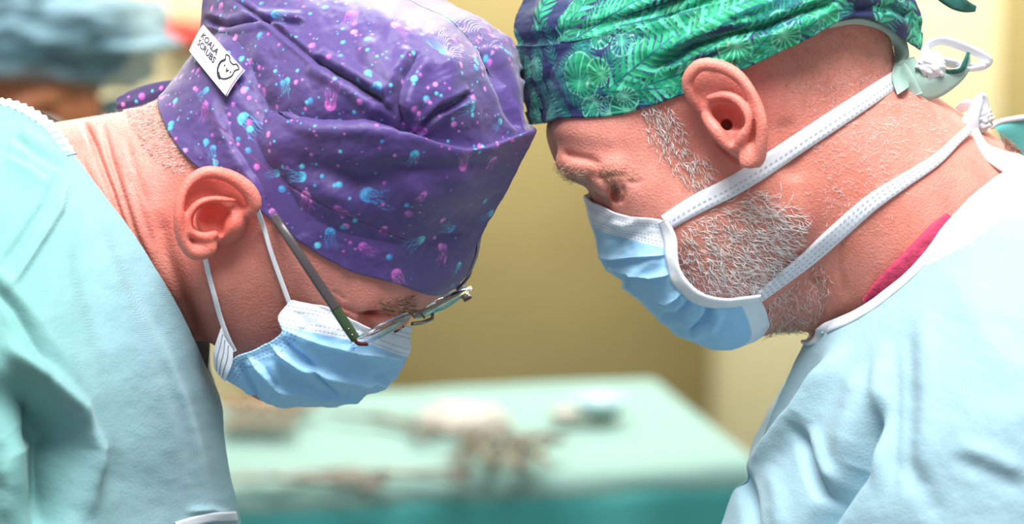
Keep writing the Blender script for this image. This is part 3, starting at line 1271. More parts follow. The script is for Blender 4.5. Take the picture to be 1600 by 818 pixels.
g = net(cap_ctrl(capr_rows, capr_hw, (1120, 70), MR), NVD, NUD)
g = push_out(g, right_body, 6)
g = folds(g, [
    ([(1015, 112), (1085, 72), (1139, 54), (1193, 43), (1262, 16), (1320, -8)], -13, 5.5, 'c'),
    ([(960, 95), (1040, 72), (1110, 36), (1190, 8), (1260, -12)], 10, 12, 'g'),
    ([(900, 52), (980, 28), (1060, 2), (1120, -30)], -9, 5, 'c'),
    ([(1085, 115), (1160, 84), (1240, 50), (1310, 20)], 5, 12, 'g'),
    ([(860, 105), (930, 100), (1000, 90)], 4, 22, 'g'),
    ([(840, 40), (850, 10), (870, -20)], 7, 9, 'g'),
    ([(1330, 15), (1390, 12), (1430, 30)], -6, 6, 'c'),
    ([(1360, 0), (1400, 30), (1425, 70)], 5, 9, 'g'),
    ([(1250, 8), (1300, -4), (1360, -10)], 6, 10, 'g'),
])
xx = g[..., 0] / 70
yy = g[..., 1] / 70
g = g + grid_normals(g) * (fbm(xx + .6 * yy, yy * 1.6 - .3 * xx, 8, 4) * 6)[..., None]
g = push_out(g, right_body, 4)
pt = Painter(g, srgb(38, 52, 98))
rng = np.random.default_rng(21)
GR = [srgb(18, 158, 112), srgb(10, 128, 112), srgb(40, 178, 128), srgb(22, 138, 130), srgb(14, 150, 96)]
MINT = [srgb(110, 222, 178), srgb(140, 230, 200), srgb(80, 205, 165)]


def frond(pt, ij, ang, L, width, cols, rng, per=11.0):
    sl, a, b = pt.local(ij, ang, L * 1.05)
    t = a / L
    env = width * np.clip(1.05 - np.abs(t) ** 1.8, 0, 1)
    sb = np.abs(b)
    s = (a - sb * .75) / per
    k = np.floor(s)
    fr = s - k
    taper = np.clip(1 - sb / (env + 1e-6), 0, 1) ** .5
    h = hash2(k, np.sign(b), rng.integers(99))
    w = soft((np.abs(fr - .5) - .42 * taper) * per, 1.2) * (sb < env) * (np.abs(t) < 1)
    for q, c in enumerate(cols):
        pt.blend(sl, w * ((h >= q / len(cols)) & (h < (q + 1) / len(cols))), c)
    lit = soft((np.abs(fr - .35) - .10 * taper) * per, 1.2) * (sb < env * .9) * (np.abs(t) < 1)
    pt.blend(sl, lit * .55 * (h > .35), MINT[rng.integers(3)])
    pt.blend(sl, soft(sb - 1.4, .7) * (np.abs(t) < 1), srgb(30, 110, 120))


def monstera(pt, ij, ang, R, col, rng):
    sl, a, b = pt.local(ij, ang, R * 1.3)
    th = np.arctan2(b, a)
    r = np.hypot(a, b)
    rad = R * (.72 + .28 * np.cos(th)) * (1 - .16 * np.exp(-((np.abs(th) - math.pi) / .35) ** 2))
    lob = np.abs(th) / math.pi * 8
    fr = lob - np.floor(lob)
    cut = (np.abs(fr - .5) < .13 * np.clip((r / rad - .42) * 2.5, 0, 1)) & (np.abs(th) > .35) & (r > rad * .42)
    w = soft(r - rad, 1.0) * (~cut)
    pt.blend(sl, w, col)
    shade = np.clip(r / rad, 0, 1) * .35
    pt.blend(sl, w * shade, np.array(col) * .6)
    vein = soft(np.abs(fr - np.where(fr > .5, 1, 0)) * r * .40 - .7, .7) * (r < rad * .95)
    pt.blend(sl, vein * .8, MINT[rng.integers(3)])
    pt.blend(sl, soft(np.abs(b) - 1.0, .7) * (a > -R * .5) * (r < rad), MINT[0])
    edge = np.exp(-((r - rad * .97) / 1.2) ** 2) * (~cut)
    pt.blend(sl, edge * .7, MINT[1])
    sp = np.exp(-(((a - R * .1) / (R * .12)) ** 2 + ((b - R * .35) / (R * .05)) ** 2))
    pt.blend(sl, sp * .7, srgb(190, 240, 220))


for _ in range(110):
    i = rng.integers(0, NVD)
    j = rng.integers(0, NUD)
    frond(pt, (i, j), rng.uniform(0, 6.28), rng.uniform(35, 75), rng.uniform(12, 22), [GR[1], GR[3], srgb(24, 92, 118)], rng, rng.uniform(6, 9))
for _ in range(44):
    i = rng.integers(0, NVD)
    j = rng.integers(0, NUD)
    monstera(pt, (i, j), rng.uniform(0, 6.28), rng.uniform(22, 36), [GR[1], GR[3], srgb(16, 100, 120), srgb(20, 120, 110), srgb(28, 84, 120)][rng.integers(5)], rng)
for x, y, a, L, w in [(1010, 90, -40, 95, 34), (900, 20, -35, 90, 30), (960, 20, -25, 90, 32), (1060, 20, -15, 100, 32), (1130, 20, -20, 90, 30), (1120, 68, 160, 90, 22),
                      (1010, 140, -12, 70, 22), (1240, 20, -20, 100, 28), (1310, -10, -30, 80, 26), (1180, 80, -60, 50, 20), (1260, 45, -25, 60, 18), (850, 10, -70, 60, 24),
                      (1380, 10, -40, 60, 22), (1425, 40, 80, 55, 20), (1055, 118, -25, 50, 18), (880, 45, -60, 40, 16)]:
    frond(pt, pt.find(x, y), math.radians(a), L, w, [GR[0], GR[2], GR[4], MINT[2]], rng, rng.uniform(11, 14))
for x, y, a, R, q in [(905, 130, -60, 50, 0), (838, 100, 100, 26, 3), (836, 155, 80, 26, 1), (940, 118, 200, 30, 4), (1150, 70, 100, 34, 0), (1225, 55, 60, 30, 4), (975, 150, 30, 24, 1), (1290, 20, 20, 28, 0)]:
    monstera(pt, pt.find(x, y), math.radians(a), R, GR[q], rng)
d, s_, t_ = line2d(pt.x, pt.y, [(829, 183), (880, 178), (945, 167), (1008, 152)])
pt.blend(np.s_[:, :], soft(d - .6, .6) * .7, srgb(25, 40, 80))
green = mat('leaf_print_cotton', (1, 1, 1), rough=.55, tint=True, weave=.25, wscale=1400, bump=.15, bscale=1500, sheen=.1, spec=.35)
cap_r = empty('scrub_cap')
cap_r.parent = surgeon_r
tag(cap_r, 'green and navy cotton cap printed with tropical leaves')
far = reflR(g[::4, ::4])
o = cloth_object('cap_shell', [g, far, rim_grid(g, None, 5, 20), rim_grid(far, None, 5, 20)], green, cap_r,
                 [pt.C, pt.C[::4, ::4], np.tile(pt.C[0], (5, 1, 1)), np.tile(pt.C[0, ::4], (5, 1, 1))])
GCAPR, PTR = g, pt

# ------------------------------------------------------------------ face masks
mask_mat = mat('mask_nonwoven', (1, 1, 1), rough=.75, tint=True, bump=.25, bscale=1300, weave=.12, wscale=1800, sheen=.1, spec=.25,
               sss=.4, sssr=(1, 1, 1), sscale=.004)
mask_white = mat('mask_white', srgb(232, 236, 244), rough=.75, weave=.25, wscale=1300, spec=.25, sss=.15, sssr=(1, 1, 1), sscale=.002)
BLUE = np.array(srgb(158, 208, 244))
WHITE = np.array(srgb(228, 235, 246))
GREYD = np.array(srgb(140, 150, 175))


def lift_path(body, pts, lift):
    """path over a body's near side: pixels (x, y) or (x, y, extra lift)"""
    ns = skin_n(body, np.array([p[0] for p in pts], float), np.array([p[1] for p in pts], float))
    out = []
    for p, n in zip(pts, ns):
        if math.isnan(n):
            n = p[3] if len(p) > 3 else 0.0
        out.append(Q((p[0], p[1], n + lift + (p[2] if len(p) > 2 else 0))))
    return out


def far_half(P):
    """other half of a mask, folded over at its middle line"""
    F_ = P[::3, ::3].copy()
    F_[..., 2] = 2 * P[-1:, ::3, 2] - F_[..., 2]
    return F_


def relax(P, body, gap, it=3, sm=14):
    for _ in range(it):
        P = push_out(P, body, gap)
        for _ in range(sm):
            Qm = P.copy()
            Qm[1:-1, 1:-1] = .5 * P[1:-1, 1:-1] + .125 * (P[:-2, 1:-1] + P[2:, 1:-1] + P[1:-1, :-2] + P[1:-1, 2:])
            Qm[1:-1, 0] = .5 * P[1:-1, 0] + .25 * (P[:-2, 0] + P[2:, 0])
            P = Qm
    return P


def mask_colors(P, band, dashes, side=None, per=7.0):
    nv, nu = P.shape[:2]                       # rows: side edge -> middle, columns: top -> bottom
    u = np.tile(np.linspace(0, 1, nu), (nv, 1))
    v = np.tile(np.linspace(0, 1, nv)[:, None], (1, nu))
    al = np.concatenate([np.zeros((1, nu)), np.cumsum(np.linalg.norm(np.diff(P, axis=0), axis=2), 0)])
    dn = np.concatenate([np.zeros((nv, 1)), np.cumsum(np.linalg.norm(np.diff(P, axis=1), axis=2), 1)], 1)
    w = np.clip((dn - band) / 2.0 + .5, 0, 1)[..., None]
    C = WHITE * (1 - w) + BLUE * w
    for d in dashes:
        m = soft(np.abs(dn - d) - .9, .7) * ((al % per) < per * .62)
        C = C * (1 - .75 * m[..., None]) + GREYD * .75 * m[..., None]
    if side:
        s = np.clip((side - al) / 1.5, 0, 1) * (dn > band)
        k = s * (((al % 6.5) < 3.6) & ((dn % 6.5) < 3.6))
        C = C * (1 - .45 * s[..., None]) + srgb(176, 214, 244) * np.array(.45) * s[..., None]
        C = C * (1 - .5 * k[..., None]) + np.array(srgb(70, 125, 190)) * .5 * k[..., None]
    return C


def at_plane(pts, c, m):
    return [(x, y, plane_n(x, y, c, m)) for x, y in pts]


# the mask with ear loops
face_mask_l = empty('face_mask')
face_mask_l.parent = surgeon_l
tag(face_mask_l, 'pleated pale blue mask with white ear loops')
ctrl = [[(456, 469, 190), (436, 494, 198), (440, 520, 200), (408, 543, 192), (370, 558, 180), (347, 588, 150)],
        [(500, 477, 176), (492, 508, 192), (488, 536, 192), (452, 565, 182), (412, 586, 166), (372, 603, 130)],
        [(556, 488, 144), (552, 528, 160), (540, 560, 160), (505, 590, 146), (464, 609, 126), (410, 622, 90)],
        [(606, 501, 82), (600, 545, 96), (588, 577, 96), (560, 600, 82), (520, 616, 62), (448, 634, 30)],
        at_plane([(646, 513), (637, 555), (618, 588), (590, 606), (562, 614), (524, 630)], (505, 275), ML)]
P = net([[Q(p) for p in r] for r in ctrl], 230, 250)
P0 = P.copy()
plain_l = lambda p: left_body(p, True)
plain_r = lambda p: right_body(p, True)
P = relax(P, plain_l, 8)
P = folds(P, [
    ([(436, 512), (500, 534), (560, 550), (632, 560)], 16, 5, 's'),
    ([(418, 536), (470, 566), (540, 584), (612, 592)], 19, 5, 's'),
    ([(385, 552), (430, 592), (500, 608), (575, 612)], 17, 5, 's'),
    ([(440, 525), (480, 560), (530, 620)], -6, 5, 'c'),
    ([(375, 565), (395, 600), (405, 622)], -6, 5, 'c'),
    ([(520, 500), (560, 520), (600, 535)], 5, 12, 'g'),
    ([(455, 480), (480, 505), (470, 530)], -6, 8, 'g'),
    ([(560, 598), (592, 585), (622, 575)], -6, 4, 'c'),
    ([(418, 560), (445, 600), (452, 628)], 6, 9, 'g')])
P = P + grid_normals(P) * (fbm(P[..., 0] / 40, P[..., 1] / 26, 31, 3) * 5)[..., None]
P = push_out(P, plain_l, 4)
CM = mask_colors(P0, 46, (10, 17, 34, 42), side=26)
F_ = far_half(P)
cloth_object('mask_panel', [P, F_, rim_grid(np.swapaxes(P, 0, 1), None, 3, 6), rim_grid(P, None, 3, 6)], mask_mat, face_mask_l,
             [CM, CM[::3, ::3], np.tile(WHITE, (5, P.shape[0], 1)), np.tile(CM[0], (5, 1, 1))])
fl = net([[Q(p) for p in r] for r in [[(346, 510, 176), (352, 528, 180), (364, 546, 184)], [(339, 530, 170), (350, 550, 176), (363, 566, 180)],
                                      [(333, 552, 160), (345, 570, 168), (356, 584, 170)], [(335, 576, 146), (343, 588, 152), (352, 596, 152)]]], 40, 30)
fl = push_out(fl, left_body, 5)
cloth_object('side_flap', [fl, fl - np.array([0, 0, 2.5])], mask_white, face_mask_l)
for q in (.25, .5, .75):
    i = int(q * 29)
    tube('stitch_line', fl[2:-2:5, i] + np.array([0, 0, .4]), .9, mat('stitch_grey', srgb(150, 158, 178), rough=.8), face_mask_l, m=20, k=6)
loop_pts = lift_path(left_body, [(412, 355, 0), (425, 398, 0), (440, 440, 1), (454, 478, 6)], 4)
loop_pts = [Q((396, 300, 206)), Q((402, 326, 226))] + loop_pts
ribbon('ear_loop', loop_pts, 7.5, 3.2, mask_white, face_mask_l, m=60)
loop_pts = lift_path(left_body, [(326, 428, 0), (335, 462, 0), (344, 495, 2), (356, 528, 10), (366, 548, 12)], 4)
ribbon('ear_loop', [Q((310, 372, 205)), Q((320, 402, 214))] + loop_pts, 8, 3.2, mask_white, face_mask_l, m=60)

# the mask tied behind the head
face_mask_r = empty('face_mask')
face_mask_r.parent = surgeon_r
tag(face_mask_r, 'pale blue mask with white binding tied behind the head')
us = [[(1035, 345, 172), (1000, 337, 150), (965, 325, 104), (942, 311, 24), (925, 297)],
      [(1046, 375, 172), (1010, 367, 152), (972, 359, 108), (946, 351, 28), (930, 342)],
      [(1050, 412, 170), (1015, 406, 150), (980, 401, 106), (953, 397, 26), (937, 391)],
      [(1064, 445, 165), (1030, 447, 145), (1000, 443, 98), (979, 436, 16), (962, 425)],
      [(1095, 468, 156), (1066, 481, 132), (1045, 488, 84), (1025, 486, 4), (1006, 474)],
      [(1140, 474, 148), (1130, 498, 116), (1110, 513, 68), (1086, 521, -12), (1060, 513)],
      [(1188, 466, 140), (1199, 492, 100), (1198, 514, 50), (1150, 523, -20), (1098, 527)]]
ctrl = np.array([[Q(u[v] if len(u[v]) == 3 else (u[v][0], u[v][1], plane_n(u[v][0], u[v][1], (1120, 70), MR))) for u in us] for v in range(5)])
P = net(ctrl, 220, 280)
P0 = P.copy()
P = relax(P, plain_r, 8)
P = folds(P, [
    ([(1044, 398), (1000, 400), (960, 402), (936, 402)], 7, 4, 's'),
    ([(1050, 428), (1020, 432), (985, 424), (950, 415)], 10, 4, 's'),
    ([(1070, 455), (1045, 470), (1010, 462), (975, 440)], 10, 4, 's'),
    ([(1110, 474), (1105, 495), (1075, 520)], -9, 5, 'c'),
    ([(1080, 470), (1060, 492), (1030, 492)], -7, 5, 'c'),
    ([(1130, 482), (1118, 505), (1105, 524)], 6, 7, 'g'),
    ([(1000, 345), (975, 352), (950, 345)], 5, 7, 'g'),
    ([(1040, 400), (1000, 420), (985, 440)], 5, 9, 'g')])
P = P + grid_normals(P) * (fbm(P[..., 0] / 40, P[..., 1] / 30, 47, 3) * 5)[..., None]
P = push_out(P, plain_r, 4)
CM = mask_colors(P0, 44, (9, 14, 30, 36, 41))
al = np.concatenate([np.zeros((220, 1)), np.cumsum(np.linalg.norm(np.diff(P[:, ::-1], axis=1), axis=2), 1)], 1)[:, ::-1]
w = np.clip((34 - al) / 2, 0, 1)[..., None] * np.clip((P[..., 0] - 1120) / 20, 0, 1)[..., None]
CM = CM * (1 - w) + WHITE * w
F_ = far_half(P)
cloth_object('mask_panel', [P, F_, rim_grid(np.swapaxes(P, 0, 1), None, 3, 6)], mask_mat, face_mask_r,
             [CM, CM[::3, ::3], np.tile(WHITE, (5, P.shape[0], 1))])


def ribbon_over(name, body, pts, lift, width, thick, mat_, parent, m=90, head=(), tail=(), dash=True, twist=None):
    path = [Q(p) for p in head] + lift_path(body, pts, lift) + [Q(p) for p in tail]
    nr = grad_normal(body, np.array(path), 3.0)
    nr[:, 2] = np.maximum(nr[:, 2], .25)
    v, f = ribbon_mesh(path, width, thick, normals=nr, m=m, twist=twist)
    o = np_mesh(name, v, f, mat_, parent)
    return path, nr


dash_mat = mat('binding_stitch', srgb(186, 192, 206), rough=.8)


def stitch_rows(path, nr, width, offs, lift, parent, per=9.0, ln=4.5, twist=None):
    m = 400
    Pp, T = frame_line(path, m)
    Nn = spline(np.asarray(nr), m)
    Nn = Nn - T * (Nn * T).sum(1)[:, None]
    Nn /= np.linalg.norm(Nn, axis=1)[:, None]
    Bn = np.cross(T, Nn)
    wd = np.full(m, float(width)) if np.isscalar(width) else spline(np.asarray(width, float)[:, None], m)[:, 0]
    L = np.concatenate([[0], np.cumsum(np.linalg.norm(np.diff(Pp, axis=0), axis=1))])
    V, F = [], []
    for o_ in offs:
        for s0 in np.arange(2, L[-1] - ln - 2, per):
            a = np.searchsorted(L, s0)
            b = np.searchsorted(L, s0 + ln)
            base = len(V)
            for q in (a, min(b, m - 1)):
                for sd in (-1.0, 1.0):
                    V.append(Pp[q] + Bn[q] * (wd[q] * o_ + sd) + Nn[q] * lift)
            F.append((base, base + 1, base + 3, base + 2))
    o = np_mesh('stitching', np.array(V), np.array(F), dash_mat, parent)
    tag(o, kind='stuff')


# side binding running round the cheek, then the two ties
edge = [P[0, int(t)] + np.array([0, 0, 4]) for t in np.linspace(0, 279, 12)]
nr = grid_normals(P)[0, [int(t) for t in np.linspace(0, 279, 12)]]
v_, f_ = ribbon_mesh(edge, [15, 20, 22, 22, 22, 24, 26, 28, 26, 24, 20, 15], 3.4, normals=nr, m=90)
np_mesh('side_binding', v_, f_, mask_white, face_mask_r)
TOPW = [26, 30, 31, 31, 31, 30, 30, 28, 26, 22]
path, nr = ribbon_over('tie', right_body, [(1040, 348), (1090, 318), (1140, 293), (1182, 268), (1220, 243), (1260, 216), (1310, 183), (1360, 150), (1405, 120), (1434, 104, 14)],
                       4, TOPW, 3.2, mask_white, face_mask_r)
stitch_rows(path, nr, TOPW, (-.30, -.05), 3.2, face_mask_r)
LOWW = [22, 27, 28, 28, 26, 22, 18, 14, 14]
path, nr = ribbon_over('tie', right_body, [(1186, 464), (1222, 436), (1265, 402), (1310, 362), (1360, 318), (1410, 284), (1462, 250), (1498, 216, 6), (1516, 200, 22)],
                       4, LOWW, 3.2, mask_white, face_mask_r)
stitch_rows(path, nr, LOWW, (-.26, 0, .26), 3.2, face_mask_r)


def lump(name, c, r, mat_, parent, seed, amp=.25, freq=2.6, rot=0.0):
    """crumpled knot of cloth"""
    nv, nu = 40, 56
    th = np.linspace(0.02, math.pi - .02, nv)[:, None]
    ph = np.linspace(0, 2 * math.pi, nu)[None]
    d = np.stack([np.sin(th) * np.cos(ph), np.sin(th) * np.sin(ph), np.cos(th) * np.ones_like(ph)], -1)
    k = 1 + amp * (np.abs(vnoise(d[..., 0] * freq + 5 + d[..., 2], d[..., 1] * freq + seed, seed)) * 2 - .4) + amp * .5 * np.abs(vnoise(d[..., 1] * freq * 2.3 + seed, d[..., 2] * freq * 2.3 + 9, seed + 3))
    p = d * k[..., None] * np.array(r, float)
    ca, sa = math.cos(rot), math.sin(rot)
    p = np.stack([p[..., 0] * ca - p[..., 1] * sa, p[..., 0] * sa + p[..., 1] * ca, p[..., 2]], -1)
    p[:, -1] = p[:, 0]
    return cloth_object(name, [p + Q(c)], mat_, parent)


lump('tie_knot', (1456, 101, 84), (24, 20, 16), mask_white, face_mask_r, 3, .35, 3.2, .5)
ribbon('tie_bow', [Q(p) for p in [(1446, 92, 78), (1450, 72, 76), (1472, 64, 74), (1502, 72, 72), (1536, 88, 70), (1543, 98, 68), (1528, 105, 68), (1496, 101, 72), (1470, 95, 78)]],
       17, 2.2, mask_white, face_mask_r, normals=(.15, .75, .65), m=80)
ribbon('tie_bow', [Q(p) for p in [(1462, 92, 80), (1490, 96, 76), (1512, 108, 74), (1540, 104, 72)]], 9, 2.0, mask_white, face_mask_r, normals=(.1, .6, .8), m=40)

# cap lining, cap ties of the green cap
lining = mat('cap_lining', srgb(158, 188, 178), rough=.7, weave=.2, wscale=1400)
ln_ctrl = [[(1296, 44, 0), (1340, 38, 0), (1384, 52, 0), (1398, 84, 0), (1394, 120, 0), (1402, 148, 0)],
           [(1300, 30, 0), (1350, 24, 0), (1404, 44, 0), (1420, 78, 0), (1418, 108, 0), (1420, 136, 0)]]
base_n = [[8, 10, 14, 16, 14, 10], [10, 14, 22, 26, 24, 22]]
rows = []
for r, b in zip(ln_ctrl, base_n):
    rows.append([q for q in lift_path(right_body, [(x, y, bb, 40) for (x, y, _), bb in zip(r, b)], 0)])
mid = (np.array(rows[0]) + np.array(rows[1])) / 2 + np.array([0, 0, 9])
G_ = net([rows[0], mid, rows[1]], 24, 90)
cloth_object('cap_lining', [G_, G_ - np.array([0, 0, 3])], lining, cap_r)
ribbon('cap_tie', [Q(p) for p in [(1416, 92, 78), (1426, 126, 82), (1452, 140, 84), (1486, 124, 80), (1508, 106, 76), (1513, 82, 74)]], [26, 40, 36, 30, 16, 6], 2.5, lining, cap_r,
       normals=(.1, .35, .93), m=70)
ribbon('cap_tie', [Q(p) for p in [(1408, 100, 86), (1418, 124, 90), (1428, 150, 88)]], [14, 26, 30], 2.5, lining, cap_r, normals=(-.4, .2, .9), m=30)
navy = mat('leaf_tie_cotton', srgb(30, 92, 84), rough=.6, noise=.5, nscale=160, weave=.2, wscale=1400)
ribbon('cap_tie', [Q(p) for p in [(1420, -60, 40), (1458, -22, 52), (1488, 0, 56), (1508, 10, 58), (1525, 14, 58)]], [20, 24, 26, 20, 9], 2.5, navy, cap_r, normals=(.1, .3, .95), m=50)
ribbon('cap_tie', [Q(p) for p in [(1478, 112, 86), (1500, 110, 84), (1508, 96, 82), (1513, 82, 80)]], [7, 8, 7, 4], 2.0, navy, cap_r, normals=(.1, .3, .95), m=30)

# ------------------------------------------------------------------ eyeglasses
glasses = empty('eyeglasses', 'rimless eyeglasses with dark grey arms worn by the purple-capped surgeon', 'eyeglasses')
arm_mat = mat('arm_grey', srgb(84, 78, 80), rough=.28, metal=.35)
arm_green = mat('arm_green', srgb(62, 84, 58), rough=.35, metal=.2)
glass = mat('lens_glass', (.97, .98, .98), rough=.03, trans=1.0, ior=1.5)
steel_g = mat('hinge_steel', srgb(150, 140, 135), rough=.25, metal=1.0)
clear_pl = mat('pad_silicone', (.95, .95, .93), rough=.15, trans=.85, ior=1.4)
LG = np.array([.50, -.22, -.84])
LG /= np.linalg.norm(LG)
DG = np.array([-.80, .50, -.2])
DG -= LG * (DG @ LG)
DG /= np.linalg.norm(DG)
FG = np.cross(LG, DG)
if FG[1] < 0:
    FG = -FG
hinge = Q((556, 531, 212))


def lens(center):
    k = 56
    a = np.linspace(0, 2 * math.pi, k, endpoint=False)
    ca, sa = np.cos(a), np.sin(a)
    ox = np.sign(ca) * np.abs(ca) ** .75 * 66
    oy = np.sign(sa) * np.abs(sa) ** .75 * 36
    V = []
    F = []
    rings = [0.0, .4, .75, 1.0]
    for side in (0, 1):
        for r in rings:
            bul = -9 * (r * r) + (0 if side else -6)
            for q in range(k):
                V.append(center + LG * ox[q] * r + DG * oy[q] * r + FG * bul)
    n = len(rings)
    for side in (0, 1):
        o = side * n * k
        for i in range(n - 1):
            for q in range(k):
                f = (o + i * k + q, o + i * k + (q + 1) % k, o + (i + 1) * k + (q + 1) % k, o + (i + 1) * k + q)
                F.append(f if side else f[::-1])
    for q in range(k):
        F.append(((n - 1) * k + q, (n - 1) * k + (q + 1) % k, (2 * n - 1) * k + (q + 1) % k, (2 * n - 1) * k + q))
    return np.array(V), np.array(F)


c_near = hinge + LG * 70 + DG * 2 + FG * 12
c_far = c_near + LG * 186
for cc in (c_near, c_far):
    v_, f_ = lens(cc)
    np_mesh('lens', v_, f_, glass, glasses)
br = [c_near + LG * 62 - DG * 14 + FG * 2, c_near + LG * 80 - DG * 22 + FG * 8, c_near + LG * 106 - DG * 22 + FG * 8, c_far - LG * 62 - DG * 14 + FG * 2]
tube('bridge', br, 3.0, steel_g, glasses, m=24)
for s in (0, 1):
    b0 = (c_near + LG * 62) if s == 0 else (c_far - LG * 62)
    p0 = b0 + DG * 8 - FG * 24
    lump('nose_pad', tuple(0 for _ in range(3)), (6, 10, 5), clear_pl, glasses, 2, .02)
    pad = bpy.data.objects[[o.name for o in COL.objects if o.name.startswith('nose_pad')][-1]]
    shift = W(p0[None])[0] - W(Q((0, 0, 0))[None])[0]
    pad.location = shift
    tube('pad_arm', [b0 + DG * 2, b0 + DG * 4 - FG * 14, p0], 1.6, steel_g, glasses, m=14, k=8)
a_path = [Q((428, 338, 206)), Q((442, 358, 228)), Q((470, 400, 236)), Q((500, 445, 232)), Q((526, 484, 226)), Q((550, 522, 216))]
ribbon('temple_arm', a_path[:5], [14, 14, 14.5, 15, 15], 4.5, arm_mat, glasses, normals=(.1, 0, 1), m=60)
ribbon('temple_arm', [a_path[4] + np.array([-2, -3, .6]), (a_path[4] + a_path[5]) / 2, Q((556, 530, 214))], [16, 16, 15], 5.2, arm_green, glasses, normals=(.1, 0, 1), m=30)
mir = [c_far + LG * 66, reflL(a_path[3]), reflL(a_path[2]), reflL(a_path[1]), reflL(a_path[0])]
ribbon('temple_arm', mir, 14, 4.5, arm_mat, glasses, normals=(.1, 0, 1), m=50)
hr = mat('hinge_red', srgb(96, 44, 44), rough=.35, metal=.6)
tube('hinge', [Q((553, 529, 216)), Q((560, 536, 214)), Q((574, 537, 206))], 3.2, hr, glasses, m=20)
for dx in (0, 9):
    tube('screw', [Q((545 + dx * .6, 512 + dx, 222)), Q((545 + dx * .6, 512 + dx, 226))], 1.8, steel_g, glasses, m=6)

# ------------------------------------------------------------------ gowns
gown_mat = mat('gown_nonwoven', (1, 1, 1), rough=.7, tint=True, bump=.3, bscale=700, weave=.14, wscale=620, sheen=.15, spec=.3)
bind_mat = mat('gown_binding', srgb(214, 220, 228), rough=.75, weave=.3, wscale=700, spec=.25)
TEAL = np.array(srgb(116, 168, 166))
SKY = np.array(srgb(140, 178, 189))


def gown(name, rows, nplane, fold_items, parent, cfun, body, seed, nv=300, nu=360, amp=9):
    ctrl = [[Q(p) for p in r] for r in rows]
    P = net(ctrl, nv, nu)
    P = push_out(P, body, 10)
    P = folds(P, fold_items)
    wr = fbm(P[..., 0] / 90 + P[..., 1] / 240, P[..., 1] / 90 - P[..., 0] / 200, seed, 4)
    P = P + grid_normals(P) * (wr * amp)[..., None]
    P = push_out(P, body, 8)
    C = cfun(P)
    Fr = P[::3, ::3].copy()
    Fr[..., 2] = 2 * nplane - Fr[..., 2]
    sk = np.stack([P[-1, ::4] + np.array([0, math.cos(PITCH), -math.sin(PITCH)]) * h for h in np.linspace(0, 2900, 14)])
    skf = sk.copy()
    skf[..., 2] = 2 * nplane - sk[:1, :, 2] + (sk[..., 2] - sk[:1, :, 2])
    kc = np.tile(C[-1, ::4], (14, 1, 1))
    o = cloth_object('gown_shell', [P, Fr, rim_grid(P, None, 5, 12), sk, skf], gown_mat, parent,
                     [C, C[::3, ::3], np.tile(C[0], (5, 1, 1)), kc, kc])
    return P


gown_l = empty('surgical_gown')
gown_l.parent = surgeon_l
tag(gown_l, 'pale teal gown with white ribbed neck binding')
GLP = -10
rowsL = [
    [(-40, 150, -10), (22, 160, 60), (76, 192, 130), (113, 240, 178), (160, 302, 208), (215, 376, 218), (262, 450, 205), (302, 528, 140), (326, 578, -10)],
    [(-120, 160, -10), (-50, 190, 90), (10, 235, 190), (60, 290, 250), (110, 355, 285), (165, 430, 295), (220, 512, 275), (284, 592, 190), (346, 626, -10)],
    [(-200, 190, -10), (-120, 235, 120), (-50, 285, 240), (10, 345, 320), (60, 415, 360), (115, 490, 370), (184, 575, 340), (268, 660, 220), (353, 690, -10)],
    [(-270, 240, -10), (-180, 300, 150), (-100, 360, 290), (-30, 425, 380), (25, 495, 420), (80, 570, 430), (156, 655, 390), (260, 730, 240), (363, 745, -10)],
    [(-310, 330, -10), (-220, 400, 180), (-130, 470, 320), (-60, 540, 410), (0, 605, 450), (60, 670, 450), (142, 735, 400), (258, 790, 240), (374, 800, -10)],
    [(-330, 450, -10), (-240, 530, 190), (-150, 610, 330), (-70, 690, 420), (0, 750, 450), (65, 800, 450), (150, 850, 400), (264, 880, 240), (380, 880, -10)],
    [(-340, 600, -10), (-250, 660, 190), (-160, 740, 330), (-80, 820, 420), (0, 880, 450), (65, 920, 450), (150, 960, 400), (268, 980, 240), (384, 980, -10)]]


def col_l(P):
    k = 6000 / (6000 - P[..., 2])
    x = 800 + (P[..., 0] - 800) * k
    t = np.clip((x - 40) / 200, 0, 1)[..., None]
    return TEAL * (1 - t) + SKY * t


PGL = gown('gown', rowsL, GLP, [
    ([(-10, 520), (70, 590), (122, 640), (146, 700), (140, 820)], 32, 15, 'g'),
    ([(-40, 590), (40, 640), (92, 690), (78, 760), (50, 880)], -92, 38, 'g'),
    ([(-60, 400), (0, 432), (60, 500), (100, 560), (140, 640)], 10, 14, 'g'),
    ([(-40, 420), (20, 480), (60, 550), (90, 610)], -9, 10, 'g'),
    ([(112, 262), (92, 330), (50, 400), (0, 472)], 7, 6, 'g'),
    ([(98, 258), (70, 320), (30, 380), (-20, 440)], -7, 8, 'g'),
    ([(120, 300), (170, 420), (220, 540), (260, 660), (300, 780)], 8, 22, 'g'),
    ([(150, 330), (190, 410), (240, 500), (280, 590)], -5, 14, 'g'),
    ([(200, 420), (240, 520), (280, 620), (310, 720), (330, 820)], 6, 12, 'g'),
    ([(112, 300), (130, 420), (170, 560), (200, 680), (220, 800)], -7, 18, 'g'),
    ([(20, 210), (60, 240), (100, 262)], -4, 6, 'c'),
    ([(0, 240), (50, 270), (90, 300)], 4, 8, 'g'),
    ([(0, 700), (20, 760), (10, 830)], 12, 22, 'g'),
    ([(285, 800), (330, 796), (366, 806)], 6, 7, 'g'),
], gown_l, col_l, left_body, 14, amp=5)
e = [PGL[0, int(j)] for j in np.linspace(0, 135, 12)]
nrm = grid_normals(PGL)[0, [int(j) for j in np.linspace(0, 135, 12)]]
v_, f_ = ribbon_mesh([p + n * 3 + np.array([-3, 5, 0]) for p, n in zip(e, nrm)], 20, 3.5, normals=nrm, m=120)
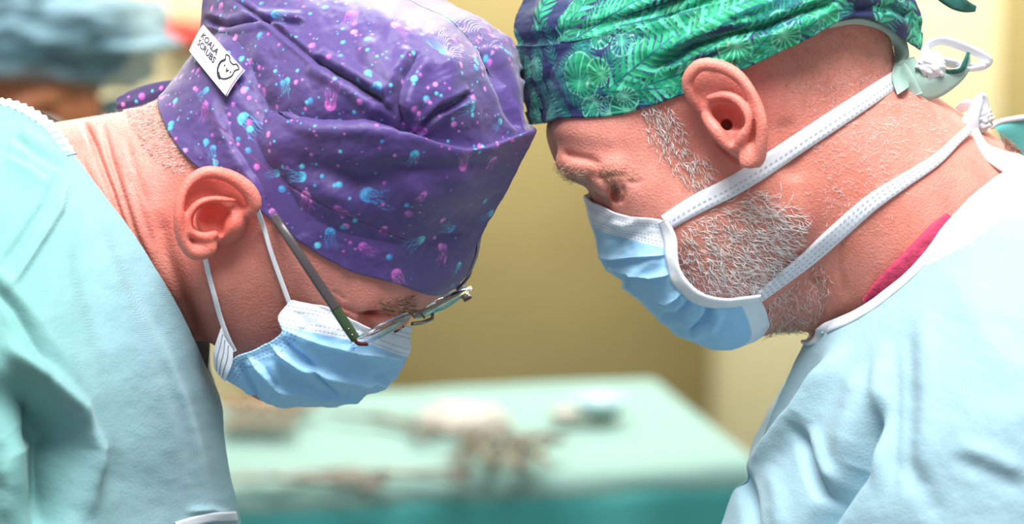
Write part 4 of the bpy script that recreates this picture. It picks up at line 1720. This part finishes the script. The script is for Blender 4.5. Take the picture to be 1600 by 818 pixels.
k9 = np.arange(len(v_)) // 9
v_ = v_ + np.array([1.0, -1.0, 1.0]) * (np.sin(k9 * .8) * 1.2)[:, None]
np_mesh('neck_binding', v_, f_, bind_mat, gown_l)
nL = grid_normals(PGL)
kx = 6000 / (6000 - PGL[..., 2])
sx, sy = 800 + (PGL[..., 0] - 800) * kx, 409 + (PGL[..., 1] - 409) * kx
tape, tn = [], []
for x, y in ((272, 824), (300, 814), (330, 808), (352, 806), (366, 806)):
    i, j = np.unravel_index(np.argmin((sx - x) ** 2 + (sy - y) ** 2), sx.shape)
    tape.append(PGL[i, j] + nL[i, j] * 2.5)
    tn.append(nL[i, j])
ribbon('chest_tape', tape, 15, 2.2, bind_mat, gown_l, normals=np.array(tn), m=40)

gown_r = empty('surgical_gown')
gown_r.parent = surgeon_r
tag(gown_r, 'pale blue gown with white collar facing')
rowsR = [
    [(1268, 512, -10), (1298, 506, 92), (1350, 480, 152), (1405, 441, 188), (1445, 404, 204), (1487, 350, 204), (1540, 295, 180), (1612, 252, 110), (1690, 226, -10)],
    [(1240, 568, -10), (1288, 562, 130), (1350, 536, 208), (1420, 500, 262), (1482, 458, 292), (1542, 410, 294), (1604, 358, 266), (1684, 318, 190), (1780, 290, -10)],
    [(1206, 640, -10), (1268, 640, 150), (1340, 620, 252), (1420, 592, 324), (1492, 560, 372), (1572, 520, 390), (1652, 470, 370), (1742, 430, 280), (1860, 400, -10)],
    [(1168, 716, -10), (1236, 724, 152), (1320, 712, 272), (1410, 692, 362), (1492, 670, 420), (1582, 640, 450), (1682, 600, 440), (1792, 560, 350), (1930, 540, -10)],
    [(1140, 780, -10), (1202, 800, 152), (1302, 796, 282), (1402, 786, 382), (1494, 776, 442), (1592, 760, 470), (1702, 730, 460), (1822, 700, 380), (1970, 680, -10)],
    [(1114, 860, -10), (1182, 880, 152), (1292, 886, 282), (1402, 886, 384), (1494, 886, 450), (1602, 880, 480), (1722, 870, 470), (1842, 850, 390), (1990, 840, -10)],
    [(1100, 960, -10), (1174, 980, 152), (1288, 986, 282), (1402, 986, 384), (1494, 986, 450), (1602, 980, 480), (1722, 970, 470), (1842, 950, 390), (1990, 940, -10)]]


def col_r(P):
    C = np.tile(np.array(srgb(152, 187, 201)), P.shape[:2] + (1,))
    nu = P.shape[1]
    dn = np.concatenate([np.zeros((1, nu)), np.cumsum(np.linalg.norm(np.diff(P, axis=0), axis=2), 0)])
    u = np.linspace(0, 8, nu)[None]
    wid = np.interp(u, [0, 3.6, 4.2, 5, 6, 8], [0, 0, 30, 62, 76, 80])
    w = np.clip((wid - dn) / 3, 0, 1)[..., None]
    return C * (1 - w) + np.array(srgb(196, 206, 214)) * w


PGR = gown('gown', rowsR, -10, [
    ([(1330, 525), (1306, 563), (1257, 645), (1152, 748)], 28, 15, 'g'),
    ([(1300, 535), (1260, 590), (1200, 680), (1140, 750)], -9, 18, 'g'),
    ([(1378, 610), (1335, 730), (1300, 782), (1245, 875)], -60, 16, 'g'),
    ([(1345, 560), (1330, 650), (1306, 730)], 12, 20, 'g'),
    ([(1376, 520), (1368, 640), (1370, 780)], 9, 12, 'g'),
    ([(1398, 500), (1396, 640), (1394, 800)], -6, 10, 'g'),
    ([(1422, 480), (1416, 640), (1420, 790)], -6, 15, 'g'),
    ([(1446, 460), (1448, 600), (1444, 760)], 7, 18, 'g'),
    ([(1248, 655), (1262, 722), (1290, 800)], -22, 9, 'g'),
    ([(1270, 660), (1285, 720), (1305, 770)], 8, 10, 'g'),
    ([(1480, 712), (1540, 735), (1620, 775)], -4, 17, 'g'),
    ([(1480, 690), (1540, 710), (1620, 748)], 6, 16, 'g'),
    ([(1540, 490), (1575, 520), (1610, 570)], -5, 18, 'g'),
    ([(1480, 430), (1540, 500), (1600, 610)], 8, 34, 'g'),
    ([(1380, 720), (1415, 730), (1440, 760), (1480, 830)], -6, 18, 'g'),
    ([(1152, 715), (1170, 785), (1180, 880)], -24, 10, 'g'),
    ([(1200, 720), (1215, 780), (1225, 850)], 7, 14, 'g'),
], gown_r, col_r, right_body, 71, amp=5)
e = [PGR[0, int(j)] for j in np.linspace(6, 359, 26)]
nrm = grid_normals(PGR)[0, [int(j) for j in np.linspace(6, 359, 26)]]
v_, f_ = ribbon_mesh([p + n * 3 + np.array([-1, 6, 0]) for p, n in zip(e, nrm)], [26] + [22] * 12 + [20] * 13, 3.5, normals=nrm, m=220)
np_mesh('neck_binding', v_, f_, bind_mat, gown_r)
v_ = v_.copy()
v_[:, 2] = -20 - v_[:, 2]
np_mesh('neck_binding', v_, f_, bind_mat, gown_r)
# pink shirt collar between neck and gown
pink = mat('pink_cotton', srgb(196, 62, 98), rough=.8, bump=.6, bscale=420, noise=.2, nscale=220)
pts = [(1352, 470), (1380, 446), (1412, 416), (1442, 386), (1466, 358), (1482, 336)]
path = lift_path(right_body, pts, 5)
nr = grad_normal(right_body, np.array(path), 3.0)
v_, f_ = ribbon_mesh(path, [10, 26, 30, 30, 26, 10], 5, normals=nr, m=90)
np_mesh('shirt_collar', v_, f_, pink, surgeon_r)
# gown tie at the back of the neck
lump('tie_knot', (1527, 188, 60), (26, 20, 18), mask_white, gown_r, 11, .35, 3.0, -.4)
ribbon('gown_tie', [Q(p) for p in [(1520, 208, 78), (1522, 182, 86), (1528, 160, 84), (1535, 152, 74), (1538, 168, 66), (1530, 196, 66)]], [22, 17, 16, 15, 15, 16], 2.4, mask_white, gown_r, normals=(.1, .2, .97), m=60)
ribbon('gown_tie', [Q(p) for p in [(1498, 172, 40), (1512, 164, 54), (1526, 168, 64)]], [14, 22, 18], 2.4, mask_white, gown_r, normals=(.1, .5, .8), m=30)
ribbon('gown_tie', [Q(p) for p in [(1520, 204, 84), (1536, 232, 110), (1562, 248, 128), (1592, 262, 136), (1640, 290, 140)]], [18, 22, 30, 40, 46], 2.8, mask_white, gown_r, normals=(-.2, -.1, .97), m=60)
# far side of the collar standing up behind the neck
teal_in = mat('gown_teal', srgb(96, 178, 176), rough=.75, bump=.2, bscale=600)
fr = net([[Q(p) for p in r] for r in [[(1548, 196, -70), (1570, 186, -90), (1600, 182, -110), (1650, 180, -120)],
                                      [(1560, 206, -70), (1580, 202, -90), (1606, 198, -110), (1654, 200, -120)],
                                      [(1572, 240, -90), (1592, 250, -110), (1620, 250, -130), (1660, 250, -140)]]], 20, 30)
cloth_object('far_collar', [fr, fr - np.array([0, 0, 3])], teal_in, gown_r)
tube('collar_cord', [Q(p) for p in [(1546, 200, -66), (1560, 191, -80), (1582, 186, -94), (1610, 182, -106), (1650, 178, -118)]], 4.2, bind_mat, gown_r, m=60)

# ------------------------------------------------------------------ hair
def inside_poly(x, y, poly):
    return poly2d(x, y, poly) < 0


def strand_mesh(base, nrm, ang, length, lift, rad, rng, bend=.5):
    """tapered hairs rooted on a body; ang = direction in the picture plane"""
    n = len(base)
    t = np.stack([np.cos(ang), np.sin(ang), np.zeros(n)], 1)
    t = t - nrm * (t * nrm).sum(1)[:, None]
    t /= np.linalg.norm(t, axis=1)[:, None] + 1e-9
    side = np.cross(nrm, t)
    lf = lift[:, None]
    d1 = t * np.cos(lf) + nrm * np.sin(lf)
    cv = rng.normal(0, .5, n)[:, None]
    d2 = t * np.cos(lf * bend) + nrm * np.sin(lf * bend) + side * cv
    d2 /= np.linalg.norm(d2, axis=1)[:, None]
    L = length[:, None]
    p = [base - nrm * 1.0, base + d1 * L * .45, base + d1 * L * .45 + d2 * L * .55]
    r = [rad, rad * .8]
    V = np.zeros((n, 7, 3))
    for i in range(2):
        u = nrm if i == 0 else nrm
        for q in range(3):
            a = q * 2 * math.pi / 3
            V[:, i * 3 + q] = p[i] + (side * math.cos(a) + nrm * math.sin(a)) * np.reshape(r[i], (-1, 1))
    V[:, 6] = p[2]
    o = (np.arange(n) * 7)[:, None]
    F4 = np.concatenate([o + np.array([[q, (q + 1) % 3, 3 + (q + 1) % 3, 3 + q]]) for q in range(3)])
    F3 = np.concatenate([o + np.array([[3 + q, 3 + (q + 1) % 3, 6]]) for q in range(3)])
    return V.reshape(-1, 3), [F4, F3]


hair_mats = {}


def hair_mat(c):
    if c not in hair_mats:
        hair_mats[c] = mat('hair_%d_%d_%d' % c, srgb(*c), rough=.45, spec=.5)
    return hair_mats[c]


def hair_patch(name, parent, body, verts, jobs, seed):
    """jobs: (polygon, count, angle, spread, length, lift, radius, colour); hairs of one colour share a mesh"""
    rng = np.random.default_rng(seed)
    px, py = seen(verts)
    near = verts[:, 2] > -60
    by = {}
    for poly, cnt, ang, spr, ln, lift, rad, colr in jobs:
        poly = np.array(poly, float)
        lo, hi = poly.min(0), poly.max(0)
        m = near & (px > lo[0]) & (px < hi[0]) & (py > lo[1]) & (py < hi[1])
        idx = np.nonzero(m)[0]
        idx = idx[inside_poly(px[idx], py[idx], poly)]
        if not len(idx):
            continue
        pick = rng.choice(idx, cnt)
        b = verts[pick] + rng.normal(0, 1.4, (cnt, 3)) * np.array([1, 1, .2])
        nr = grad_normal(body, b, 2.5)
        b = b - nr * body(b)[:, None]
        a = (np.radians(ang(px[pick], py[pick])) if callable(ang) else np.full(cnt, math.radians(ang))) + rng.normal(0, math.radians(spr), cnt)
        L = ln * rng.uniform(.6, 1.3, cnt)
        lf = np.clip(rng.normal(lift, .15, cnt), .05, 1.4)
        by.setdefault(colr, []).append(strand_mesh(b, nr, a, L, lf, rad * rng.uniform(.7, 1.2, cnt), rng))
    V, F, MI = [], [], []
    o = 0
    cols = list(by)
    me_parts = []
    for ci, c_ in enumerate(cols):
        v, f = joined(by[c_])
        me_parts.append((c_, v, f))
    for c_, v, f in me_parts:
        ob = np_mesh(name, v, f, hair_mat(c_), parent)
        tag(ob, kind='stuff')


WH, GY, BR, BL = (248, 242, 240), (196, 178, 168), (120, 92, 76), (214, 182, 152)
nape = [(196, 172), (232, 158), (282, 128), (282, 215), (318, 256), (288, 276), (262, 262), (228, 232)]
hair_patch('head_hair', surgeon_l, left_body, vL, [
    (nape, 1500, 150, 26, 8, .5, .34, GY),
    (nape, 1700, 150, 26, 8, .55, .38, WH),
    (nape, 380, 150, 26, 7, .45, .34, BR),
    ([(120, 190), (232, 158), (262, 262), (200, 330), (150, 260)], 500, 150, 40, 7, .35, .26, GY)], 3)
hair_patch('eyebrow', surgeon_l, left_body, vL, [
    ([(582, 470), (645, 462), (648, 490), (600, 492)], 260, 20, 25, 13, .4, .45, BR),
    ([(582, 470), (645, 462), (648, 490), (600, 492)], 120, 20, 25, 13, .4, .4, BL)], 4)
side = [(1000, 170), (1022, 160), (1050, 168), (1072, 215), (1118, 262), (1092, 300), (1060, 280), (1032, 245), (1010, 210)]
beard = [(1066, 350), (1100, 330), (1180, 292), (1230, 312), (1262, 345), (1240, 400), (1206, 440), (1180, 462), (1100, 466), (1066, 440), (1052, 400)]
beard2 = [(1090, 345), (1190, 300), (1240, 330), (1230, 400), (1185, 455), (1110, 455)]
chin = [(1196, 476), (1240, 440), (1284, 410), (1300, 440), (1282, 500), (1240, 520), (1206, 520)]
bang = lambda x, y: 30 + (y - 380) * .25 - (x - 1150) * .12
hair_patch('beard', surgeon_r, right_body, vR, [
    (side, 240, 62, 26, 20, .4, .75, WH), (side, 70, 62, 30, 16, .35, .5, BL),
    (beard, 700, bang, 32, 20, .42, .72, WH), (beard2, 520, bang, 30, 23, .46, .8, WH), (beard, 240, bang, 36, 15, .3, .5, GY), (beard, 240, bang, 36, 13, .3, .5, BL),
    (chin, 380, 70, 40, 13, .5, .5, WH), (chin, 260, 70, 40, 11, .5, .42, BL), (chin, 60, 70, 40, 11, .5, .42, BR),
    ([(1190, 500), (1290, 495), (1285, 530), (1190, 535)], 160, 80, 40, 14, .7, .42, BL)], 5)
hair_patch('neck_hair', surgeon_r, right_body, vR, [
    ([(1230, 130), (1400, 100), (1480, 200), (1420, 330), (1300, 400), (1250, 330)], 520, 25, 40, 11, .3, .3, WH),
    ([(1260, 200), (1400, 180), (1400, 300), (1290, 330)], 260, 20, 40, 12, .35, .34, WH),
    ([(1560, 205), (1640, 215), (1640, 250), (1575, 240)], 240, 200, 60, 16, .8, .5, BR)], 6)
hair_patch('head_hair', surgeon_r, right_body, vR, [
    ([(1190, 108), (1300, 45), (1395, 55), (1400, 118), (1320, 160), (1240, 150)], 450, 60, 30, 5, .35, .24, BR),
    ([(1190, 108), (1300, 45), (1395, 55), (1400, 118), (1320, 160), (1240, 150)], 1100, 60, 30, 6, .35, .3, GY)], 7)
hair_patch('eyebrow', surgeon_r, right_body, vR, [
    ([(866, 248), (920, 258), (925, 285), (872, 282)], 210, 150, 30, 15, .5, .4, BL),
    ([(920, 255), (1000, 262), (990, 280), (925, 278)], 150, 20, 30, 10, .3, .35, BL),
    ([(945, 288), (970, 286), (972, 300), (948, 302)], 40, 100, 25, 10, .6, .4, BR)], 8)

# ------------------------------------------------------------------ room
def box_mesh(c, s, bev=0.0):
    c = np.array(c, float)
    s = np.array(s, float) / 2
    if bev <= 0:
        V = np.array([(x, y, z) for x in (-1, 1) for y in (-1, 1) for z in (-1, 1)]) * s + c
        F = np.array([(0, 1, 3, 2), (4, 6, 7, 5), (0, 4, 5, 1), (2, 3, 7, 6), (0, 2, 6, 4), (1, 5, 7, 3)])
        return V, F
    import bmesh
    bm = bmesh.new()
    bmesh.ops.create_cube(bm, size=1)
    for v in bm.verts:
        v.co = Vector((v.co.x * 2 * s[0], v.co.y * 2 * s[1], v.co.z * 2 * s[2]))
    bmesh.ops.bevel(bm, geom=bm.edges[:], offset=bev, segments=2, affect='EDGES')
    V = np.array([v.co[:] for v in bm.verts]) + c
    bm.verts.index_update()
    T = bmesh.ops.triangulate(bm, faces=bm.faces[:])['faces']
    F = np.array([[v.index for v in f.verts] for f in bm.faces])
    bm.free()
    return V, F


def wbox(name, c, s, m, parent=None, bev=0.0):
    v, f = box_mesh(c, s, bev)
    return np_mesh(name, v, f, m, parent, smooth=False, world_space=True)


YW = 3.0
cream = mat('cream_paint', srgb(232, 218, 172), rough=.6, noise=.04, nscale=4, bump=.05, bscale=90)
olive = mat('olive_panel', srgb(154, 138, 90), rough=.45, noise=.06, nscale=6)
floor_m = mat('vinyl_floor', srgb(128, 140, 140), rough=.35, noise=.08, nscale=18)
ceil_m = mat('ceiling_white', srgb(226, 228, 226), rough=.8, noise=.02, nscale=10)
tag(wbox('wall_back', (0, YW + .06, 1.45), (7, .12, 2.9), cream), kind='structure')
tag(wbox('wall_left', (-3.0, 0.6, 1.45), (.12, 4.9, 2.9), cream), kind='structure')
tag(wbox('wall_right', (3.0, 0.6, 1.45), (.12, 4.9, 2.9), cream), kind='structure')
tag(wbox('floor', (0, 0.3, -.05), (7, 6.4, .1), floor_m), kind='structure')
xa = ray_depth(385, 500, YW - .05).x
xb = ray_depth(1112, 560, YW - .05).x
xc = ray_depth(1572, 100, YW - .05).x
tag(wbox('trim_1', ((xa + xb) / 2, YW - .025, 1.3), (xb - xa, .05, 2.6), olive, bev=.006), kind='structure')
tag(wbox('trim_2', (xc + .55, YW - .025, 1.3), (1.1, .05, 2.6), olive, bev=.006), kind='structure')
red = mat('red_enamel', srgb(206, 52, 40), rough=.4)
p0 = ray_depth(255, 32, YW - .03)
p1 = ray_depth(370, 70, YW - .03)
sign = empty('wall_box', 'red metal box fixed to the cream wall behind the purple cap', 'box')
wbox('box_body', ((p0.x + p1.x) / 2, YW - .03, (p0.z + p1.z) / 2), (p1.x - p0.x, .06, p0.z - p1.z), red, sign, bev=.006)
wbox('box_latch', (p1.x - .03, YW - .066, (p0.z + p1.z) / 2), (.02, .012, .012), steel_g, sign)

# ------------------------------------------------------------------ instrument table with its drape
TZ = 1.04
nr_ = ray_at(1168, 737, TZ)
nl_ = ray_at(380, 780, TZ)
fr_ = ray_at(1008, 606, TZ)
e1 = (nl_ - nr_)
e1.z = 0
e1.normalize()
e2 = Vector((-e1.y, e1.x, 0))
if e2.y < 0:
    e2 = -e2
depth = (fr_ - nr_).dot(e2)
shiftx = (fr_ - nr_).dot(e1)
TL = 0.45
table = empty('instrument_table', 'steel instrument table hidden under the teal drape', 'table')
steel = mat('table_steel', srgb(170, 172, 174), rough=.3, metal=1.0)


def tpt(a, b, z):
    """a along the near edge from the right corner, b towards the wall"""
    q = nr_ + e1 * a + e2 * b
    return (q.x, q.y, z)


cen_t = tpt(TL / 2, depth / 2, 0)
rz = math.atan2(e1.y, e1.x)


def rot_box(name, a, b, z, s, m, parent, bev=.004):
    v, f = box_mesh((0, 0, 0), s, bev)
    c_, s_ = math.cos(rz), math.sin(rz)
    q = tpt(a, b, z)
    R_ = np.array([[c_, -s_, 0], [s_, c_, 0], [0, 0, 1]])
    return np_mesh(name, v @ R_.T + np.array(q), f, m, parent, smooth=False, world_space=True)


rot_box('table_top', TL / 2, depth / 2, TZ - .022, (TL - .03, depth - .03, .03), steel, table)
for a in (.06, TL - .06):
    for b in (.05, depth - .05):
        rot_box('leg', a, b, (TZ - .037) / 2, (.03, .03, TZ - .037), steel, table)
rot_box('shelf', TL / 2, depth / 2, .3, (TL - .12, depth - .1, .02), steel, table)
drape_m = mat('teal_drape', srgb(44, 128, 126), rough=.75, bump=.25, bscale=300, noise=.06, nscale=8, sheen=.2)
drape_top_m = mat('teal_sheet', srgb(84, 116, 109), rough=.8, bump=.25, bscale=300, noise=.05, nscale=8, sheen=.1)


def drape_grid(over, lift, na, nb, seed, rad=.02):
    a = np.linspace(-over, TL + over, na)[None].repeat(nb, 0)
    b = np.linspace(-over, depth + over, nb)[:, None].repeat(na, 1)
    oa = np.maximum(np.maximum(-a, a - TL), 0)
    ob = np.maximum(np.maximum(-b, b - depth), 0)
    ca = np.clip(a, 0, TL)
    cb = np.clip(b, 0, depth)
    ov = np.hypot(oa, ob)
    drop = np.where(ov < rad * 1.57, rad * (1 - np.cos(np.minimum(ov / rad, 1.57))), ov - rad * .57)
    outw = np.where(ov < rad * 1.57, rad * np.sin(np.minimum(ov / rad, 1.57)), rad)
    amp = np.clip(ov - .02, 0, .3)
    al = np.where(ob > oa, a, b)
    outw = outw + .06 * np.clip(ov - rad, 0, 1) + amp * (.12 * np.sin(al * 31 + seed) + .07 * np.sin(al * 67 + 2 + seed))
    da = np.where(ov > 1e-6, oa / np.maximum(ov, 1e-6), 0) * np.where(a < 0, -1, 1)
    db = np.where(ov > 1e-6, ob / np.maximum(ov, 1e-6), 0) * np.where(b < 0, -1, 1)
    A = ca + da * outw
    B = cb + db * outw
    z = TZ + lift - drop + .004 * fbm(a * 9, b * 9, seed, 3) * (ov < .01)
    # far right corner lies further left than a true rectangle
    A = A + shiftx * np.clip(B / depth, 0, 1) * np.clip(1 - A / TL, 0, 1)
    P = np.empty(A.shape + (3,))
    for i in range(3):
        P[..., i] = nr_[i] + e1[i] * A + e2[i] * B
    P[..., 2] = z
    return P


dp = drape_grid(.38, .004, 200, 200, 4)
dr = np_mesh('table_drape', dp.reshape(-1, 3), grid_faces(200, 200), drape_m, world_space=True)
tag(dr, 'deep teal drape hanging over the instrument table', 'drape')
top_over = .012
dp2 = drape_grid(.028, .010, 150, 90, 9, rad=.018)
dr2 = np_mesh('table_sheet', dp2.reshape(-1, 3), grid_faces(90, 150), drape_top_m, world_space=True)
tag(dr2, 'pale mint sheet spread on top of the teal-draped table', 'sheet')

# ------------------------------------------------------------------ things on the table
ZT = TZ + .016
inst = mat('instrument_steel', srgb(92, 90, 82), rough=.45, metal=.5)
brass = mat('gold_plated', srgb(120, 88, 60), rough=.45, metal=.5)


def torus_mesh(c, R, r, k=20, j=8, ax=1.0):
    a = np.linspace(0, 2 * math.pi, k, endpoint=False)
    b = np.linspace(0, 2 * math.pi, j, endpoint=False)
    A, B = np.meshgrid(a, b, indexing='ij')
    V = np.stack([(R + r * np.cos(B)) * np.cos(A) * ax + c[0], (R + r * np.cos(B)) * np.sin(A) + c[1], r * np.sin(B) + c[2]], -1)
    i = np.arange(k * j).reshape(k, j)
    F = np.stack([i, np.roll(i, -1, 0), np.roll(np.roll(i, -1, 0), -1, 1), np.roll(i, -1, 1)], -1).reshape(-1, 4)
    return V.reshape(-1, 3), F


def make_clamp(open_=.03, ring=None, blade=False):
    root = empty('surgical_clamp' if not blade else 'surgical_scissors')
    for s in (-1, 1):
        shank = tube_mesh([(s * .016, -.07, 0), (s * .012, -.05, 0), (s * .004, -.02, 0), (-s * .001, .01, 0), (-s * .003 - s * open_ * .1, .07, 0)], [.0022, .0024, .003, .0034, .0012], m=18, k=8)
        np_mesh('shank', *shank, inst, root, world_space=True)
        np_mesh('finger_ring', *torus_mesh((s * .017, -.084, 0), .012, .0026, ax=.85), ring or inst, root, world_space=True)
    v, f = tube_mesh([(0, .002, -.004), (0, .002, .004)], .0036, m=4, k=12)
    np_mesh('pivot', v, f, inst, root, world_space=True)
    return root


def copy_tree(o, parent=None):
    c_ = o.copy()
    COL.objects.link(c_)
    c_.parent = parent
    for ch in o.children:
        copy_tree(ch, c_)
    return c_


def put(o, px, py, ang, dz=.004, tilt=(0, 0)):
    q = ray_at(px, py, ZT + dz)
    o.location = q
    o.rotation_euler = (tilt[0], tilt[1], math.radians(ang))
    o.scale = (.74, .74, .74)


proto = make_clamp()
proto_b = make_clamp(ring=brass)
scis = make_clamp(.12, blade=True)
first = True
row_lab = 'gold-ringed clamp in the row beside the blue mask of the purple-capped surgeon'
for i in range(8):
    o = proto_b if i == 0 else copy_tree(proto_b)
    tag(o, row_lab, 'clamp', 'gold-ringed clamps in a row')
    put(o, 360 + i * 14, 650 + (i % 2) * 3, 178 + random.uniform(-4, 4), .006 + .003 * (i % 2))
rng = np.random.default_rng(3)
heap = 'steel clamp in the heap in front of the white gauze'
for i in range(9):
    o = proto if i == 0 else copy_tree(proto if i % 3 else proto_b)
    tag(o, heap, 'clamp', 'clamps heaped before the gauze')
    put(o, 722 + i * 15, 700 + (i % 2) * 5 + i * .8, 180 + rng.uniform(-16, 16), .006 + .0075 * (i % 3))
for x, y, a, lab in ((585, 652, 60, 'dark steel clamp lying alone behind the loose scissors'), (628, 660, 30, 'steel clamp lying just left of the white gauze'),
                     (430, 744, 100, 'lowest steel clamp near the front edge under the gold-ringed row'), (470, 748, 75, 'steel clamp pointing away near the front table edge')):
    o = copy_tree(proto)
    tag(o, lab, 'clamp')
    put(o, x, y, a)
tag(scis, 'small steel scissors near the front edge of the mint sheet', 'scissors')
put(scis, 600, 738, 85)


def gauze(name, px, py, r, h, seed, m, label, cat, ang=0):
    nv, nu = 30, 48
    q = ray_at(px, py, ZT)
    th = np.linspace(0.02, math.pi / 2, nv)[:, None]
    ph = np.linspace(0, 2 * math.pi, nu)[None]
    rr = r * (1 + .25 * vnoise(3 + 2 * np.cos(ph) + seed, 3 + 2 * np.sin(ph), seed))
    x = np.sin(th) * np.cos(ph) * rr
    y = np.sin(th) * np.sin(ph) * rr * .7
    z = h * np.cos(th) * (1 + .6 * vnoise(x * 60 + seed, y * 60 + 4, seed)) + .006 * fbm(x * 120 + 7, y * 120, seed)
    z = np.maximum(z, 0.0005) * np.clip(np.cos(th) * 6, 0, 1) + 0 * ph
    ca, sa = math.cos(ang), math.sin(ang)
    P = np.stack([x * ca - y * sa + q.x, x * sa + y * ca + q.y, z + q.z], -1)
    P[:, -1] = P[:, 0]
    o = np_mesh(name, P.reshape(-1, 3), grid_faces(nv, nu), m, world_space=True)
    tag(o, label, cat)
    return o


white_g = mat('gauze_white', srgb(150, 146, 136), rough=.9, bump=.4, bscale=500)
gauze('gauze_pad', 736, 666, .036, .018, 3, white_g, 'crumpled white gauze behind the heap of clamps', 'gauze')
gauze('gauze_pad', 690, 656, .022, .012, 8, white_g, 'smaller white gauze wad left of the crumpled gauze', 'gauze')
gauze('gauze_pad', 884, 655, .016, .012, 12, white_g, 'white gauze wad beside the grey dish', 'gauze')
dish_m = mat('dish_steel', srgb(140, 166, 170), rough=.6, metal=.1)
prof = [(.001, .002), (.02, .002), (.03, .010), (.036, .024), (.038, .026), (.034, .024), (.027, .010), (.018, .005), (.001, .005)]
a = np.linspace(0, 2 * math.pi, 40)
q = ray_at(938, 650, ZT)
P = np.stack([np.stack([np.cos(a) * r * .62 + q.x, np.sin(a) * r * .62 + q.y, np.full(40, z * .6 + q.z)], -1) for r, z in prof])
o = np_mesh('kidney_dish', P.reshape(-1, 3), grid_faces(len(prof), 40), dish_m, world_space=True)
tag(o, 'small grey-blue steel dish right of the white gauze wad', 'dish')

# ------------------------------------------------------------------ the helper in the background
helper = empty('person', 'helper in a pale blue bouffant cap bowing the head in the background', 'person')
HN = -3300.0
HK = 1 - HN / FPX


def H(px, py, dn=0.0):
    return Q((px, py, HN + dn))


hc = H(22, 122)


def helper_body(p):
    f = ell(p, hc + np.array([0, -30, 0]), (215, 270, 270))
    f = smin(f, ell(p, hc + np.array([0, 140, 60]), (170, 210, 190)), 60)
    f = smin(f, caps(p, H(-40, 152, 235), H(10, 158, 265), 26, 26), 30)
    f = smin(f, caps(p, H(88, 150, 235), H(45, 158, 265), 28, 26), 30)
    f = smin(f, caps(p, H(26, 165, 250), H(26, 215, 310), 22, 34), 25)
    f = smin(f, caps(p, H(100, 190, 170), H(130, 172, 120), 40, 46), 40)
    for ex in (-38, 96):
        f = smax(f, -ell(p, H(ex, 174, 285), (52, 22, 60)), 16)
        f = smin(f, ell(p, H(ex, 175, 205), (34, 28, 34)), 8)
    f = smin(f, caps(p, hc + np.array([0, 150, -60]), hc + np.array([0, 520, -160]), 150, 170), 60)
    f = smin(f, ell(p, hc + np.array([-30, 560, -190]), (270, 330, 220)), 80)
    return f


hb = hc
hv, hq = surface_net(helper_body, np.arange(hb[0] - 600, hb[0] + 600, 14.0), np.arange(hb[1] - 340, hb[1] + 1000, 14.0), np.arange(HN - 560, HN + 420, 14.0), refine=0)
hc_ = np.tile(np.array(srgb(176, 116, 78)), (len(hv), 1))
skin_h = skin_mat('skin_brown', 4)
np_mesh('body', hv, hq, skin_h, helper, color=hc_)
bouf_m = mat('bouffant_blue', srgb(94, 136, 150), rough=.75, bump=.5, bscale=160, alpha=.68, sheen=.2)
hair_d = mat('hair_dark', srgb(58, 52, 52), rough=.6, noise=.3, nscale=60)


def lumpy(c, r, amp, freq, seed, cut=None, nv=90, nu=140):
    th = np.linspace(0.02, math.pi - .02, nv)[:, None]
    ph = np.linspace(0, 2 * math.pi, nu)[None]
    d = np.stack([np.sin(th) * np.cos(ph), -np.cos(th) * np.ones_like(ph), np.sin(th) * np.sin(ph)], -1)
    k = 1 + amp * fbm(d[..., 0] * freq + d[..., 2] * 1.3 + 4, d[..., 1] * freq - d[..., 2] + 9, seed, 3)
    k[:, -1] = k[:, 0]
    p = d * k[..., None] * np.array(r, float)
    if cut is not None:                       # gather the lower edge to an elastic hem
        t = np.clip((d[..., 1] - cut) / (1 - cut), 0, 1)
        p[..., 0] *= 1 - .42 * t ** .7
        p[..., 2] *= 1 - .42 * t ** .7
        p[..., 1] = np.where(d[..., 1] > cut, cut * r[1] + t * 34, p[..., 1])
        p = p + (np.sin(ph * 46)[..., None] * (t * 7)[..., None] * np.stack([np.cos(ph), 0 * ph, np.sin(ph)], -1))
    return p + c


bp = lumpy(H(36, 66, 30), (362, 182, 372), .24, 4.2, 5, cut=.55)
bo = empty('bouffant_cap')
bo.parent = helper
bo['label'] = 'pale blue translucent bouffant cap'
keep = int(90 * .80)
cloth_object('cap_cloth', [bp[:keep]], bouf_m, bo)
hem = bp[keep - 1]
v_, f_ = tube_mesh(hem[::3], 12, m=140, k=8)
np_mesh('elastic_hem', v_, f_, bouf_m, bo)
hp = lumpy(H(20, 60, 0), (290, 150, 300), .12, 4, 15)
cloth_object('head_hair', [hp], hair_d, helper)
hm = net([[H(-70, 195, 190), H(-20, 182, 290), H(26, 178, 345), H(72, 184, 290), H(112, 200, 170)],
          [H(-76, 240, 190), H(-20, 240, 300), H(26, 240, 370), H(74, 240, 300), H(116, 240, 180)],
          [H(-66, 300, 160), H(-20, 310, 260), H(26, 312, 300), H(70, 310, 260), H(108, 300, 160)]], 30, 50)
cloth_object('face_mask', [hm, hm - np.array([0, 0, 8])], mask_white, helper)
gh = lumpy(H(-60, 440, -190), (345, 480, 330), .06, 3, 25)
cloth_object('surgical_gown', [gh], mat('gown_far', srgb(150, 190, 196), rough=.8, bump=.3, bscale=200), helper)
sk = np.stack([gh[60, ::4] + np.array([0, math.cos(PITCH), -math.sin(PITCH)]) * h for h in np.linspace(0, 2650, 8)])
cloth_object('gown_skirt', [sk], bpy.data.materials['gown_far'], helper)
gs = lumpy(H(185, 215, -120), (130, 100, 150), .1, 3, 35)
cloth_object('shoulder', [gs], bpy.data.materials['gown_far'], helper)
